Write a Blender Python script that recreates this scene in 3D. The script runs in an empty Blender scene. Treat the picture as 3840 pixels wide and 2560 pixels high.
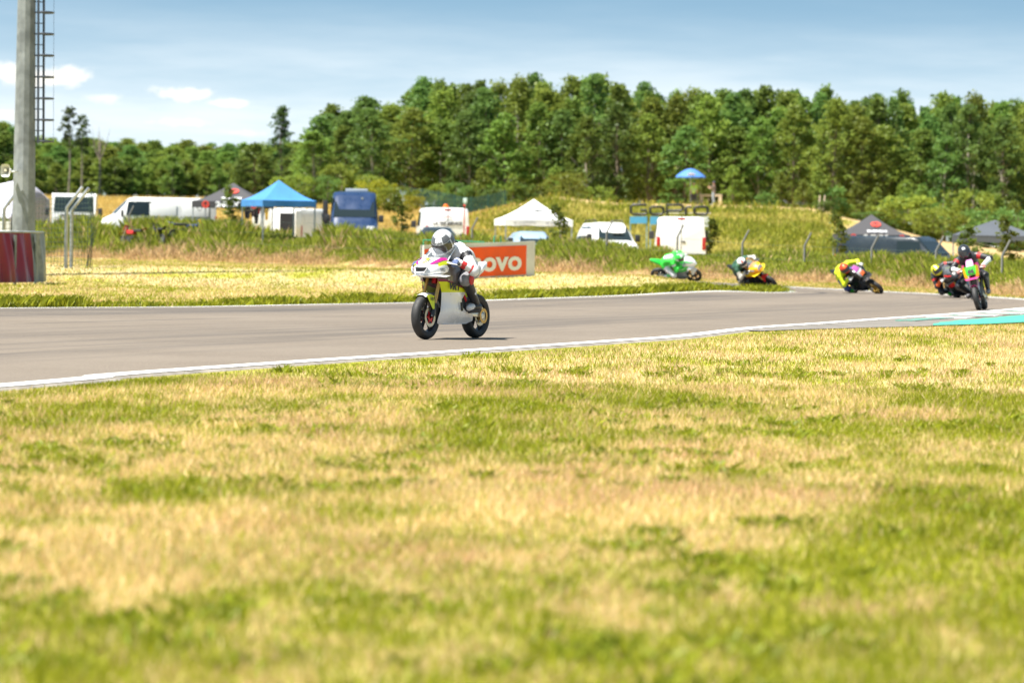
import bpy, bmesh, math, random
import numpy as np
from mathutils import Vector, Matrix
R = math.radians
scene = bpy.context.scene
COL = scene.collection
random.seed(7)
# ------------------------------------------------------------------ camera
FPX = 14400.0; HC = 1.227
PIT = math.atan((1280 - 870) / FPX); ROLL = R(1.0)
cam_d = bpy.data.cameras.new('camera'); cam = bpy.data.objects.new('camera', cam_d); COL.objects.link(cam)
cam_d.sensor_width = 36.0; cam_d.lens = 36.0 * FPX / 3840; cam_d.clip_start = 0.5; cam_d.clip_end = 6000
cam_d.dof.use_dof = True; cam_d.dof.focus_distance = 42.9; cam_d.dof.aperture_fstop = 3.5; cam_d.dof.aperture_blades = 0
cam.matrix_world = Matrix.Translation((0, 0, HC)) @ Matrix.Rotation(math.pi / 2 - PIT, 4, 'X') @ Matrix.Rotation(ROLL, 4, 'Z')
scene.camera = cam
# ------------------------------------------------------------------ sun, sky, exposure
SUN_EL = R(64); SUN_AZ = math.atan2(-0.86, -0.50)          # from the left, a little behind the camera
sdir = Vector((math.sin(SUN_AZ) * math.cos(SUN_EL), math.cos(SUN_AZ) * math.cos(SUN_EL), math.sin(SUN_EL)))
sun_d = bpy.data.lights.new('sun', 'SUN'); sun_d.energy = 4.6; sun_d.angle = R(0.53); sun_d.color = (1.0, 0.955, 0.88)
sun = bpy.data.objects.new('sun', sun_d); COL.objects.link(sun)
sun.rotation_euler = sdir.to_track_quat('Z', 'Y').to_euler(); sun.location = (0, 0, 40)
scene.view_settings.view_transform = 'Standard'; scene.view_settings.look = 'None'
scene.view_settings.exposure = 1.30; scene.view_settings.gamma = 1.0

class NT:
    """small node-tree writer"""
    def __init__(s, tree): s.t = tree; s.n = tree.nodes; s.l = tree.links
    def new(s, typ, **kw):
        nd = s.n.new(typ)
        for k, v in kw.items(): setattr(nd, k, v)
        return nd
    def put(s, sock, v):
        if v is None: return
        if isinstance(v, bpy.types.NodeSocket): s.l.new(v, sock)
        else:
            try: sock.default_value = v
            except Exception: sock.default_value = (*v, 1.0)
    def math(s, op, a, b=None, clamp=False):
        nd = s.new('ShaderNodeMath', operation=op, use_clamp=clamp); s.put(nd.inputs[0], a)
        if b is not None: s.put(nd.inputs[1], b)
        return nd.outputs[0]
    def ramp(s, v, lo, hi, a=0.0, b=1.0):
        nd = s.new('ShaderNodeMapRange', clamp=True); nd.interpolation_type = 'SMOOTHSTEP'
        for i, x in enumerate((v, lo, hi, a, b)): s.put(nd.inputs[i], x)
        return nd.outputs[0]
    def mix(s, f, a, b, mode='MIX'):
        nd = s.new('ShaderNodeMix', data_type='RGBA', blend_type=mode)
        s.put(nd.inputs[0], f); s.put(nd.inputs[6], a); s.put(nd.inputs[7], b); return nd.outputs[2]
    def noise(s, vec, scale, detail=3, rough=.55, w=None):
        nd = s.new('ShaderNodeTexNoise'); s.put(nd.inputs['Vector'], vec); nd.inputs['Scale'].default_value = scale
        nd.inputs['Detail'].default_value = detail; nd.inputs['Roughness'].default_value = rough; return nd.outputs[0]
    def vmul(s, vec, xyz, add=(0, 0, 0)):
        nd = s.new('ShaderNodeVectorMath', operation='MULTIPLY_ADD'); s.put(nd.inputs[0], vec)
        nd.inputs[1].default_value = xyz; nd.inputs[2].default_value = add; return nd.outputs[0]

world = bpy.data.worlds.new('World'); scene.world = world; world.use_nodes = True
w = NT(world.node_tree); w.n.clear()
out = w.new('ShaderNodeOutputWorld'); bg = w.new('ShaderNodeBackground'); w.l.new(bg.outputs[0], out.inputs[0])
tc = w.new('ShaderNodeTexCoord'); sep = w.new('ShaderNodeSeparateXYZ'); w.l.new(tc.outputs['Generated'], sep.inputs[0])
zpos = w.math('MAXIMUM', sep.outputs[2], 0.0)
# the air near the horizon is clear: lift the lookup a little so that low sky is already blue
e = w.math('SUBTRACT', 1.0, w.math('POWER', 2.718, w.math('MULTIPLY', zpos, -26.0)))
zz = w.math('ADD', w.math('ADD', zpos, w.math('MULTIPLY', e, 0.26)), 0.012)
cmb = w.new('ShaderNodeCombineXYZ'); w.l.new(sep.outputs[0], cmb.inputs[0]); w.l.new(sep.outputs[1], cmb.inputs[1]); w.l.new(zz, cmb.inputs[2])
nrm = w.new('ShaderNodeVectorMath', operation='NORMALIZE'); w.l.new(cmb.outputs[0], nrm.inputs[0])
sky = w.new('ShaderNodeTexSky', sky_type='NISHITA'); sky.sun_disc = False; sky.sun_elevation = SUN_EL; sky.sun_rotation = SUN_AZ
sky.altitude = 150; sky.air_density = 1.0; sky.dust_density = 0.6; sky.ozone_density = 1.6
w.l.new(nrm.outputs[0], sky.inputs[0])
dirv = tc.outputs['Generated']
# thin high veil, streaked along the horizon
st = w.vmul(dirv, (9, 9, 60)); veil = w.noise(st, 1.0, 6, .58)
veil2 = w.noise(w.vmul(dirv, (22, 22, 190), (3, 1, 7)), 1.0, 5, .6)
vm = w.ramp(w.math('ADD', w.math('MULTIPLY', veil, .72), w.math('MULTIPLY', veil2, .28)), .36, .66)
low = w.ramp(zpos, .026, .066, 1.0, 0.10)            # veil thins out with height
vfac = w.math('MULTIPLY', w.math('ADD', w.math('MULTIPLY', vm, .42), .56), low)
VEIL = (7.0, 7.7, 8.1); PUFF = (9.6, 9.2, 8.4)
skyt = w.mix(1.0, sky.outputs[0], (.97, 1.17, 1.05), 'MULTIPLY'); c1 = w.mix(vfac, skyt, VEIL)
# small fair-weather cumulus low over the wood
pn = w.noise(w.vmul(dirv, (1, 1, 1.7)), 95.0, 6, .6)
pf = None
def dir_of(px, py):
    a = (px - 1920) / FPX; b = -(py - 1280) / FPX
    v = cam.matrix_world.to_3x3() @ Vector((a, b, -1)); return v.normalized()
for px, py, rx, ry, k in ((700, 358, 150, 36, 1.0), (830, 385, 140, 18, .7), (190, 290, 170, 44, 1.0), (30, 268, 120, 46, .9), (390, 365, 80, 24, .55),
                          (690, 462, 140, 24, .6), (60, 432, 90, 24, .5), (880, 500, 150, 22, .45)):
    d = dir_of(px, py)
    s_ = w.new('ShaderNodeVectorMath', operation='SUBTRACT'); w.l.new(dirv, s_.inputs[0]); s_.inputs[1].default_value = d
    ln = w.new('ShaderNodeVectorMath', operation='LENGTH'); w.l.new(w.vmul(s_.outputs[0], (FPX / rx, FPX / rx, FPX / ry)), ln.inputs[0])
    m = w.math('MULTIPLY', w.ramp(w.math('ADD', ln.outputs[1], w.math('MULTIPLY', w.math('SUBTRACT', pn, .5), 3.2)), .25, 1.05, 1.0, 0.0), k)
    pf = m if pf is None else w.math('MAXIMUM', pf, m)
c2 = w.mix(w.math('MULTIPLY', pf, .85), c1, PUFF)
w.l.new(c2, bg.inputs[0]); bg.inputs[1].default_value = 0.057

# ------------------------------------------------------------------ terrain functions
def sst(a, b, x): t = np.clip((np.asarray(x, float) - a) / (b - a), 0, 1); return t * t * (3 - 2 * t)
_rng = np.random.RandomState(3); _lat = _rng.rand(256, 256)
def vnoise(x, y, s=0):
    x = np.asarray(x, float) + s * 17.13; y = np.asarray(y, float) + s * 9.71
    xi = np.floor(x).astype(int); yi = np.floor(y).astype(int); fx = x - xi; fy = y - yi
    fx = fx * fx * (3 - 2 * fx); fy = fy * fy * (3 - 2 * fy); g = lambda i, j: _lat[i & 255, j & 255]
    return (g(xi, yi) * (1 - fx) + g(xi + 1, yi) * fx) * (1 - fy) + (g(xi, yi + 1) * (1 - fx) + g(xi + 1, yi + 1) * fx) * fy
def fbm(x, y, s=0, o=4):
    v = 0; a = .5; n = 0
    for i in range(o): v = v + a * vnoise(np.asarray(x) * 2 ** i, np.asarray(y) * 2 ** i, s + i * 3); n += a; a *= .5
    return v / n
def ray(px, py):
    a = (px - 1920) / FPX; b = -(py - 1280) / FPX
    return cam.matrix_world.to_3x3() @ Vector((a, b, -1))
def P(px, py, Y): d = ray(px, py); k = Y / d.y; return Vector((d.x * k, Y, HC + d.z * k))   # the point on that sight line at distance Y
def XA(px, Y, py=950): return P(px, py, Y).x
FT = ((-.5, 240), (-.2, 172), (-.134, 164), (-.105, 158), (-.043, 148), (0, 134), (.047, 122.5), (.085, 118), (.112, 106), (.133, 96), (.17, 90), (.5, 70))
def foot(t): return np.interp(t, [a for a, b in FT], [b for a, b in FT])
MC = ((-.06, 1.9), (-.012, 2.2), (-.003, 2.9), (.010, 4.05), (.027, 3.75), (.047, 3.75), (.068, 3.75), (.080, 3.6), (.0845, 3.1), (.096, 2.45), (.11, 1.45), (.124, 1.0), (.134, .75), (.2, .6), (.6, .5))
def crest(t): return np.interp(t, [a for a, b in MC], [b for a, b in MC])
def gz(X, Y):
    X = np.asarray(X, float); Y = np.asarray(Y, float); Yc = np.maximum(Y, 1.0); t = np.clip(X / Yc, -1.2, 1.2)
    z = -.2 * sst(43, 80, Y)
    s = Y - foot(t)
    bank = np.interp(t, (.0, .09), (.76, .58)) * sst(0, 7, s)
    lp = np.interp(t, (-.08, -.02, .02, .14), (.45, .30, -.20, -.34))          # paddock level
    z = z + bank + (lp - np.interp(t, (.0, .09), (.56, .38))) * sst(6, 16, s)
    # infield crest that hides the far leg of the track
    cy = np.interp(X, (-40, -12, -3, 4, 6.5), (112, 104, 103, 100, 98)); w_ = sst(6.6, 3.5, X) * sst(-.16, -.13, -np.abs(t) - 0 * t) if False else sst(6.6, 3.0, X)
    z = z + .35 * w_ * np.exp(-((Y - cy) / 7.0) ** 2)
    # field rising to the woods on the left, motocross mound on the right
    left = sst(.0, -.02, t)
    field = (np.clip(Y - 172, 0, 170) * .0195 + np.clip(Y - 342, 0, 400) * .006)
    m = crest(t) * sst(205, 288, Y) * (1 - .35 * sst(296, 318, Y))
    z = z + left * field * sst(-.002, -.03, t) + (1 - left * sst(-.002, -.03, t)) * m
    z = z + (fbm(X * .3, Y * .3, 5) - .5) * .05 * sst(112, 150, Y) * 1.0
    return z
def gz1(X, Y): return float(gz(np.array([X]), np.array([Y]))[0])

# ------------------------------------------------------------------ material helpers
MATS = {}
def mat(name, col, rough=.6, metal=0, spec=.5, noise=0.0, nscale=20, coat=0, bump=0, trans=0, alpha=1):
    if name in MATS: return MATS[name]
    m = bpy.data.materials.new(name); m.use_nodes = True; b = m.node_tree.nodes['Principled BSDF']; t = NT(m.node_tree)
    b.inputs['Base Color'].default_value = (*col, 1); b.inputs['Roughness'].default_value = rough; b.inputs['Metallic'].default_value = metal
    b.inputs['Specular IOR Level'].default_value = spec; b.inputs['Coat Weight'].default_value = coat; b.inputs['Alpha'].default_value = alpha
    if trans: b.inputs['Transmission Weight'].default_value = trans
    if noise or bump:
        tcn = t.new('ShaderNodeTexCoord'); nz = t.noise(tcn.outputs['Object'], nscale, 4, .6)
        if noise:
            k = t.ramp(nz, .3, .7, 1 - noise, 1 + noise * .5)
            mx = t.new('ShaderNodeMix', data_type='RGBA', blend_type='MULTIPLY'); mx.inputs[0].default_value = 1
            mx.inputs[6].default_value = (*col, 1); t.l.new(k, mx.inputs[7]); t.l.new(mx.outputs[2], b.inputs['Base Color'])
            t.l.new(t.ramp(nz, .3, .7, max(rough - .08, .02), min(rough + .12, 1)), b.inputs['Roughness'])
        if bump:
            bp = t.new('ShaderNodeBump'); bp.inputs['Strength'].default_value = bump; t.l.new(nz, bp.inputs['Height']); t.l.new(bp.outputs[0], b.inputs['Normal'])
    MATS[name] = m; return m
def leaf_mat(name, attr=True, col=(.08, .12, .03), var=.35, trans=.35, hue=.03):
    """thin leaf or blade: diffuse + translucent, colour from the piece's own colour attribute or varied by object"""
    m = bpy.data.materials.new(name); m.use_nodes = True; t = NT(m.node_tree); t.n.clear()
    o = t.new('ShaderNodeOutputMaterial'); d = t.new('ShaderNodeBsdfDiffuse'); tr = t.new('ShaderNodeBsdfTranslucent'); mx = t.new('ShaderNodeMixShader')
    gl = t.new('ShaderNodeBsdfGlossy'); gl.inputs['Roughness'].default_value = .45; mg = t.new('ShaderNodeMixShader'); mg.inputs[0].default_value = .012
    if attr:
        a = t.new('ShaderNodeVertexColor', layer_name='col'); c = a.outputs[0]
    else:
        a = t.new('ShaderNodeVertexColor', layer_name='col'); oi = t.new('ShaderNodeObjectInfo')
        hs = t.new('ShaderNodeHueSaturation'); t.l.new(a.outputs[0], hs.inputs['Color'])
        t.l.new(t.math('ADD', t.math('MULTIPLY', oi.outputs['Random'], hue), .5 - hue / 2), hs.inputs['Hue'])
        t.l.new(t.math('ADD', t.math('MULTIPLY', oi.outputs['Random'], var), 1 - var / 2), hs.inputs['Value']); c = hs.outputs[0]
    hs2 = t.new('ShaderNodeHueSaturation'); t.l.new(c, hs2.inputs['Color']); hs2.inputs['Value'].default_value = 1.15; hs2.inputs['Hue'].default_value = .49
    t.l.new(c, d.inputs[0]); t.l.new(hs2.outputs[0], tr.inputs[0]); mx.inputs[0].default_value = trans
    t.l.new(d.outputs[0], mx.inputs[1]); t.l.new(tr.outputs[0], mx.inputs[2]); t.l.new(mx.outputs[0], mg.inputs[1]); t.l.new(gl.outputs[0], mg.inputs[2])
    t.l.new(mg.outputs[0], o.inputs[0]); return m

def np_mesh(name, V, Fc, cols=None, mat_=None, smooth=False):
    me = bpy.data.meshes.new(name); V = np.asarray(V, np.float32); Fc = np.asarray(Fc, np.int32); k = Fc.shape[1]
    me.vertices.add(len(V)); me.vertices.foreach_set('co', V.ravel())
    me.loops.add(Fc.size); me.loops.foreach_set('vertex_index', Fc.ravel())
    me.polygons.add(len(Fc)); me.polygons.foreach_set('loop_start', np.arange(0, Fc.size, k, dtype=np.int32)); me.polygons.foreach_set('loop_total', np.full(len(Fc), k, np.int32))
    if smooth: me.polygons.foreach_set('use_smooth', np.ones(len(Fc), bool))
    if cols is not None:
        ca = me.color_attributes.new('col', 'FLOAT_COLOR', 'POINT'); c4 = np.ones((len(V), 4), np.float32); c4[:, :3] = cols; ca.data.foreach_set('color', c4.ravel())
    if mat_: me.materials.append(mat_)
    me.update(calc_edges=True); me.validate(); return me
def link(name, me, parent=None, **props):
    o = bpy.data.objects.new(name, me); COL.objects.link(o)
    if parent is not None: o.parent = parent
    for k, v in props.items(): o[k] = v
    return o
def thing(name, label, cat, loc=(0, 0, 0), rot=(0, 0, 0), group=None, scale=1.0):
    o = bpy.data.objects.new(name, None); COL.objects.link(o); o.location = loc; o.rotation_euler = rot; o.scale = (scale,) * 3; o.empty_display_size = .2
    o['label'] = label; o['category'] = cat
    if group: o['group'] = group
    return o
class MB:
    """collects shapes; build() links them as one mesh object"""
    def __init__(s): s.v = []; s.f = []; s.m = []
    def add(s, V, Fs, mi=0):
        n = len(s.v); s.v += [tuple(p) for p in V]; s.f += [tuple(i + n for i in f) for f in Fs]; s.m += [mi] * len(Fs); return s
    def box(s, c, size, rot=None, mi=0, bev=0.0):
        bm = bmesh.new(); bmesh.ops.create_cube(bm, size=1); bmesh.ops.scale(bm, vec=size, verts=bm.verts)
        if bev: bmesh.ops.bevel(bm, geom=bm.edges[:], offset=bev, segments=2, affect='EDGES', profile=.6)
        M = Matrix.Translation(c) @ (rot.to_4x4() if rot is not None else Matrix.Identity(4)); bmesh.ops.transform(bm, matrix=M, verts=bm.verts)
        bm.verts.index_update(); s.add([v.co[:] for v in bm.verts], [[v.index for v in f.verts] for f in bm.faces], mi); bm.free(); return s
    def tube(s, pts, rads, n=8, mi=0, cap=True):
        pts = [Vector(p) for p in pts]
        if not hasattr(rads, '__len__'): rads = [rads] * len(pts)
        V = []; up = None
        for i, p in enumerate(pts):
            d = (pts[min(i + 1, len(pts) - 1)] - pts[max(i - 1, 0)]).normalized()
            if up is None: up = Vector((0, 0, 1)) if abs(d.z) < .9 else Vector((1, 0, 0))
            a = d.cross(up).normalized(); b = a.cross(d).normalized(); up = b
            V += [p + (a * math.cos(2 * math.pi * k / n) + b * math.sin(2 * math.pi * k / n)) * rads[i] for k in range(n)]
        Fs = [(i * n + k, i * n + (k + 1) % n, (i + 1) * n + (k + 1) % n, (i + 1) * n + k) for i in range(len(pts) - 1) for k in range(n)]
        if cap: Fs += [tuple(range(n))[::-1], tuple((len(pts) - 1) * n + k for k in range(n))]
        return s.add(V, Fs, mi)
    def loft(s, loops, mi=0, cap=True, closed=True):
        n = len(loops[0]); V = [p for l in loops for p in l]; k1 = n if closed else n - 1
        Fs = [(i * n + k, i * n + (k + 1) % n, (i + 1) * n + (k + 1) % n, (i + 1) * n + k) for i in range(len(loops) - 1) for k in range(k1)]
        if cap and closed: Fs += [tuple(range(n))[::-1], tuple((len(loops) - 1) * n + k for k in range(n))]
        return s.add(V, Fs, mi)
    def lathe(s, prof, n=24, axis='Y', c=(0, 0, 0), mi=0, a0=0, a1=2 * math.pi, closed_prof=False):
        full = abs(a1 - a0) > 6.28; cnt = n if full else n + 1; V = []; m = len(prof); c = Vector(c)
        for i in range(cnt):
            a = a0 + (a1 - a0) * i / n
            for r, h in prof:
                p = (r * math.cos(a), h, r * math.sin(a)) if axis == 'Y' else ((r * math.cos(a), r * math.sin(a), h) if axis == 'Z' else (h, r * math.cos(a), r * math.sin(a)))
                V.append(c + Vector(p))
        mm = m if closed_prof else m - 1
        Fs = [(i * m + k, ((i + 1) % cnt) * m + k, ((i + 1) % cnt) * m + (k + 1) % m, i * m + (k + 1) % m) for i in range(n) for k in range(mm)]
        return s.add(V, Fs, mi)
    def ell(s, c, r, rot=None, n=14, m=8, mi=0):
        V = []; c = Vector(c); rot = rot or Matrix.Identity(3)
        for j in range(m + 1):
            b = -math.pi / 2 + math.pi * j / m
            for i in range(n):
                a = 2 * math.pi * i / n; V.append(c + rot @ Vector((r[0] * math.cos(b) * math.cos(a), r[1] * math.cos(b) * math.sin(a), r[2] * math.sin(b))))
        return s.add(V, [(j * n + i, j * n + (i + 1) % n, (j + 1) * n + (i + 1) % n, (j + 1) * n + i) for j in range(m) for i in range(n)], mi)
    def prism(s, poly, vec, mi=0):
        n = len(poly); poly = [Vector(p) for p in poly]; vec = Vector(vec)
        return s.add(poly + [p + vec for p in poly], [tuple(range(n))[::-1], tuple(range(n, 2 * n))] + [(i, (i + 1) % n, (i + 1) % n + n, i + n) for i in range(n)], mi)
    def quad(s, a, b, c, d, mi=0): return s.add([a, b, c, d], [(0, 1, 2, 3)], mi)
    def mesh(s, name, mats, smooth=True, flat_angle=40):
        me = bpy.data.meshes.new(name); me.from_pydata(s.v, [], s.f)
        mats = mats if isinstance(mats, (list, tuple)) else [mats]
        for m in mats: me.materials.append(m)
        me.polygons.foreach_set('material_index', np.array(s.m, np.int32))
        bm = bmesh.new(); bm.from_mesh(me); bmesh.ops.remove_doubles(bm, verts=bm.verts, dist=1e-5); bmesh.ops.recalc_face_normals(bm, faces=bm.faces)
        if smooth:
            for f in bm.faces: f.smooth = True
            for e in bm.edges:
                if len(e.link_faces) == 2 and e.calc_face_angle(0) > R(flat_angle): e.smooth = False
        bm.to_mesh(me); bm.free(); return me
    def build(s, name, mats, parent=None, smooth=True, flat_angle=40, **props): return link(name, s.mesh(name, mats, smooth, flat_angle), parent, **props)
def copy_tree(o, parent=None):
    c = o.copy(); COL.objects.link(c); c.parent = parent
    for ch in list(o.children): copy_tree(ch, c)
    return c
_txt = {}
def text_mesh(body, size, extr=.0, weight=0.0, shear=0.0, sx=1.0):
    cu = bpy.data.curves.new('t', 'FONT'); cu.body = body; cu.size = size; cu.align_x = 'CENTER'; cu.align_y = 'CENTER'; cu.extrude = extr; cu.offset = weight; cu.shear = shear; cu.resolution_u = 3
    o = bpy.data.objects.new('t', cu); COL.objects.link(o); dg = bpy.context.evaluated_depsgraph_get()
    me = bpy.data.meshes.new_from_object(o.evaluated_get(dg)); bpy.data.objects.remove(o); bpy.data.curves.remove(cu)
    if sx != 1: me.transform(Matrix.Diagonal((sx, 1, 1, 1)))
    me.materials.clear(); return me
def put_text(name, body, size, m, parent, origin, right, up, weight=0.0, shear=0, sx=1.0, extr=.0):
    """flat lettering laid on a surface: right and up are unit vectors of the reading direction"""
    me = text_mesh(body, size, extr, weight, shear, sx); r = Vector(right).normalized(); u = Vector(up).normalized(); n = r.cross(u)
    M = Matrix((r, u, n)).transposed().to_4x4(); M.translation = Vector(origin); me.transform(M); me.materials.append(m)
    return link(name, me, parent)
# ------------------------------------------------------------------ ground sheet
OUT = [(-16, -14), (-9.4, 10), (-3.75, 28.15), (-3.07, 30.94), (-1.86, 34.53), (-.75, 37.59), (1.09, 42.72), (2.17, 46.02), (3.38, 51.71), (4.78, 57.08), (6.59, 64.62), (8.79, 73.04), (10.7, 79.8), (12.4, 85.5),
       (12.75, 89), (12.35, 92.8), (11.05, 98.3), (9.89, 101.4), (8.77, 104.9), (7.6, 108.4), (5.6, 114.8), (3.8, 119), (0, 122), (-8, 127), (-20, 134), (-44, 148)]
INN = [(-30, -6), (-22, 18), (-15.6, 38), (-13.7, 43), (-12, 47.6), (-10.4, 51.4), (-7.71, 57.73), (-5.42, 62.83), (-3.67, 68.87), (-1.84, 74.28), (-.1, 80.2), (3.0, 88.8), (4.29, 91.5), (5.78, 94.88),
       (6.6, 96.8), (7.12, 98.1), (7.3, 99.2), (7.2, 100.3), (6.8, 101.3), (6.0, 102.6), (4.6, 104.6), (3.0, 106.6), (-1, 110), (-10, 115.6), (-22, 122.5), (-46, 136)]
def smooth_line(pts, per=8):
    pts = [np.array(p, float) for p in pts]; o = []
    for i in range(len(pts) - 1):
        p0 = pts[max(i - 1, 0)]; p1 = pts[i]; p2 = pts[i + 1]; p3 = pts[min(i + 2, len(pts) - 1)]
        for k in range(per):
            t = k / per; o.append(.5 * ((2 * p1) + (-p0 + p2) * t + (2 * p0 - 5 * p1 + 4 * p2 - p3) * t * t + (-p0 + 3 * p1 - 3 * p2 + p3) * t ** 3))
    o.append(pts[-1]); return np.array(o)
OL = smooth_line(OUT); IL = smooth_line(INN)
POLY = np.vstack([OL, IL[::-1]])
def in_track(X, Y, poly=POLY):
    X = np.asarray(X); Y = np.asarray(Y); ins = np.zeros(X.shape, bool); n = len(poly)
    for i in range(n):
        x1, y1 = poly[i]; x2, y2 = poly[(i + 1) % n]
        if y1 == y2: continue
        c = ((y1 > Y) != (y2 > Y)) & (X < (x2 - x1) * (Y - y1) / (y2 - y1) + x1); ins ^= c
    return ins
def dist_line(X, Y, L):
    d = np.full(np.shape(X), 1e9)
    for i in range(len(L) - 1):
        a = L[i]; b = L[i + 1]; ab = b - a; k = np.clip(((X - a[0]) * ab[0] + (Y - a[1]) * ab[1]) / (ab @ ab), 0, 1)
        d = np.minimum(d, np.hypot(X - a[0] - k * ab[0], Y - a[1] - k * ab[1]))
    return d
STRAW = np.array((.68, .54, .26)); STRAW2 = np.array((.55, .36, .17)); GREEN = np.array((.345, .35, .022)); GREEN2 = np.array((.165, .205, .018)); PINK = np.array((.52, .36, .19))
SAND = np.array((.52, .36, .17)); GOLD = np.array((.50, .37, .12)); OLIVE = np.array((.30, .30, .05))
def lawn_green(X, Y):
    """how green the mown grass is, 0 dry to 1 green"""
    g = fbm(X * .8 + 3, Y * .42, 1, 4) * .46 + fbm(X * 2.4, Y * 1.4, 7, 3) * .31 + fbm(X * 6.5, Y * 3.6, 9, 2) * .23
    g = sst(.39, .62, g - .045 + .07 * sst(15.5, 10.5, Y) + .09 * sst(.03, .12, X / np.maximum(Y, 5)) * sst(40, 25, Y))
    return g
ys = np.concatenate([np.arange(-60, 4, 8.0), np.geomspace(4, 2500, 420)])
tt = np.concatenate([-np.geomspace(1.3, .215, 14), np.linspace(-.2, .2, 181), np.geomspace(.215, 1.3, 14)])
YY, TT = np.meshgrid(ys, tt, indexing='ij'); XX = TT * np.maximum(np.abs(YY), 34); XX = np.where(YY > 34, TT * YY, TT * 34.0)
ZZ = gz(XX, YY)
g = lawn_green(XX, YY)[..., None]; C = STRAW * .8 * (1 - g) + GREEN * g
ed_ = (sst(1.3, .2, dist_line(XX, YY, OL[:8 * 10])) * (YY < 62) * .8)[..., None]; C = C * (1 - ed_) + GREEN * .75 * ed_
tq = XX / np.maximum(YY, 1); sq = YY - foot(tq)
n3 = fbm(XX * .8, YY * .35, 12)[..., None]
bankc = PINK * .8 * (1 - sst(1.5, 4.5, sq + 3 * (n3[..., 0] - .5)))[..., None] + OLIVE * sst(1.5, 4.5, sq + 3 * (n3[..., 0] - .5))[..., None]
C = np.where((sq > 0)[..., None], bankc, C)
fieldc = GOLD * (.75 + .5 * n3); mk = sst(8, 18, sq)[..., None]; C = C * (1 - mk) + fieldc * mk
mo = (sst(-.014, .002, tq + .012 * (n3[..., 0] - .5)) * sst(196, 214, YY))[..., None]; face = OLIVE * (.8 + .5 * n3)
dirt = np.maximum(sst(268, 277, YY + 10 * (n3[..., 0] - .5)), sst(.083, .092, tq + .02 * (n3[..., 0] - .5)))[..., None]
C = C * (1 - mo) + (face * (1 - dirt) + SAND * (.85 + .3 * n3) * dirt) * mo
far = sst(330, 345, YY)[..., None]; C = C * (1 - far) + np.array((.05, .065, .02)) * far
nr, nc = YY.shape; idx = np.arange(nr * nc).reshape(nr, nc)
Fq = np.stack([idx[:-1, :-1], idx[:-1, 1:], idx[1:, 1:], idx[1:, :-1]], -1).reshape(-1, 4)
gm = bpy.data.materials.new('turf_soil'); gm.use_nodes = True; t = NT(gm.node_tree); b = t.n['Principled BSDF']
a = t.new('ShaderNodeVertexColor', layer_name='col'); geo = t.new('ShaderNodeNewGeometry')
n1 = t.noise(geo.outputs['Position'], 14, 5, .65); n2 = t.noise(geo.outputs['Position'], 1.3, 4, .6)
k = t.math('MULTIPLY', t.ramp(n1, .25, .75, .55, 1.3), t.ramp(n2, .3, .7, .8, 1.15))
mx = t.new('ShaderNodeMix', data_type='RGBA', blend_type='MULTIPLY'); mx.inputs[0].default_value = 1; t.l.new(a.outputs[0], mx.inputs[6]); t.l.new(k, mx.inputs[7])
t.l.new(mx.outputs[2], b.inputs['Base Color']); b.inputs['Roughness'].default_value = .95; b.inputs['Specular IOR Level'].default_value = .1
bp = t.new('ShaderNodeBump'); bp.inputs['Strength'].default_value = .6; bp.inputs['Distance'].default_value = .05; t.l.new(n1, bp.inputs['Height']); t.l.new(bp.outputs[0], b.inputs['Normal'])
link('ground', np_mesh('ground', np.stack([XX, YY, ZZ], -1).reshape(-1, 3), Fq, C.reshape(-1, 3), gm, smooth=True), kind='structure')

# ------------------------------------------------------------------ race track
def strip(name, A, B, lift, m, nu=1, parent=None, **props):
    """sheet between two matching lines, lying on the ground"""
    A = np.asarray(A); B = np.asarray(B); u = np.linspace(0, 1, nu + 1); X = A[:, None, 0] * (1 - u) + B[:, None, 0] * u; Y = A[:, None, 1] * (1 - u) + B[:, None, 1] * u
    Z = gz(X, Y) + lift; n, q = X.shape; ii = np.arange(n * q).reshape(n, q)
    Fs = np.stack([ii[:-1, :-1], ii[1:, :-1], ii[1:, 1:], ii[:-1, 1:]], -1).reshape(-1, 4)
    me = np_mesh(name, np.stack([X, Y, Z], -1).reshape(-1, 3), Fs, None, m, smooth=True)
    uv = me.uv_layers.new(name='UVMap'); L = np.concatenate([[0], np.cumsum(np.hypot(*np.diff((A + B) / 2, axis=0).T))])
    UVv = np.stack([np.broadcast_to(u, (n, q)), np.broadcast_to(L[:, None], (n, q))], -1).reshape(-1, 2); li = np.zeros(len(me.loops), np.int32); me.loops.foreach_get('vertex_index', li)
    uv.data.foreach_set('uv', UVv[li].astype(np.float32).ravel())
    return link(name, me, parent, **props)
am = bpy.data.materials.new('asphalt'); am.use_nodes = True; t = NT(am.node_tree); b = t.n['Principled BSDF']
geo = t.new('ShaderNodeNewGeometry'); uvn = t.new('ShaderNodeUVMap'); uvn.uv_map = 'UVMap'; sp = t.new('ShaderNodeSeparateXYZ'); t.l.new(uvn.outputs[0], sp.inputs[0])
fine = t.noise(geo.outputs['Position'], 85, 3, .7); mid = t.noise(geo.outputs['Position'], 9, 4, .6); big = t.noise(t.vmul(geo.outputs['Position'], (1, 1, 1)), .35, 4, .6)
streak = t.noise(t.vmul(uvn.outputs[0], (34, .05, 1)), 1.0, 4, .65); streak2 = t.noise(t.vmul(uvn.outputs[0], (9, .03, 1), (3, 5, 0)), 1.0, 3, .6)
band = t.math('ADD', t.ramp(t.math('ABSOLUTE', t.math('SUBTRACT', sp.outputs[0], .84)), .03, .17, 1, 0), t.math('MULTIPLY', t.ramp(t.math('ABSOLUTE', t.math('SUBTRACT', sp.outputs[0], .30)), .03, .22, 1, 0), .55))
dark = t.math('MULTIPLY', band, t.ramp(streak, .40, .62, .0, 1.0), True)
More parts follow.
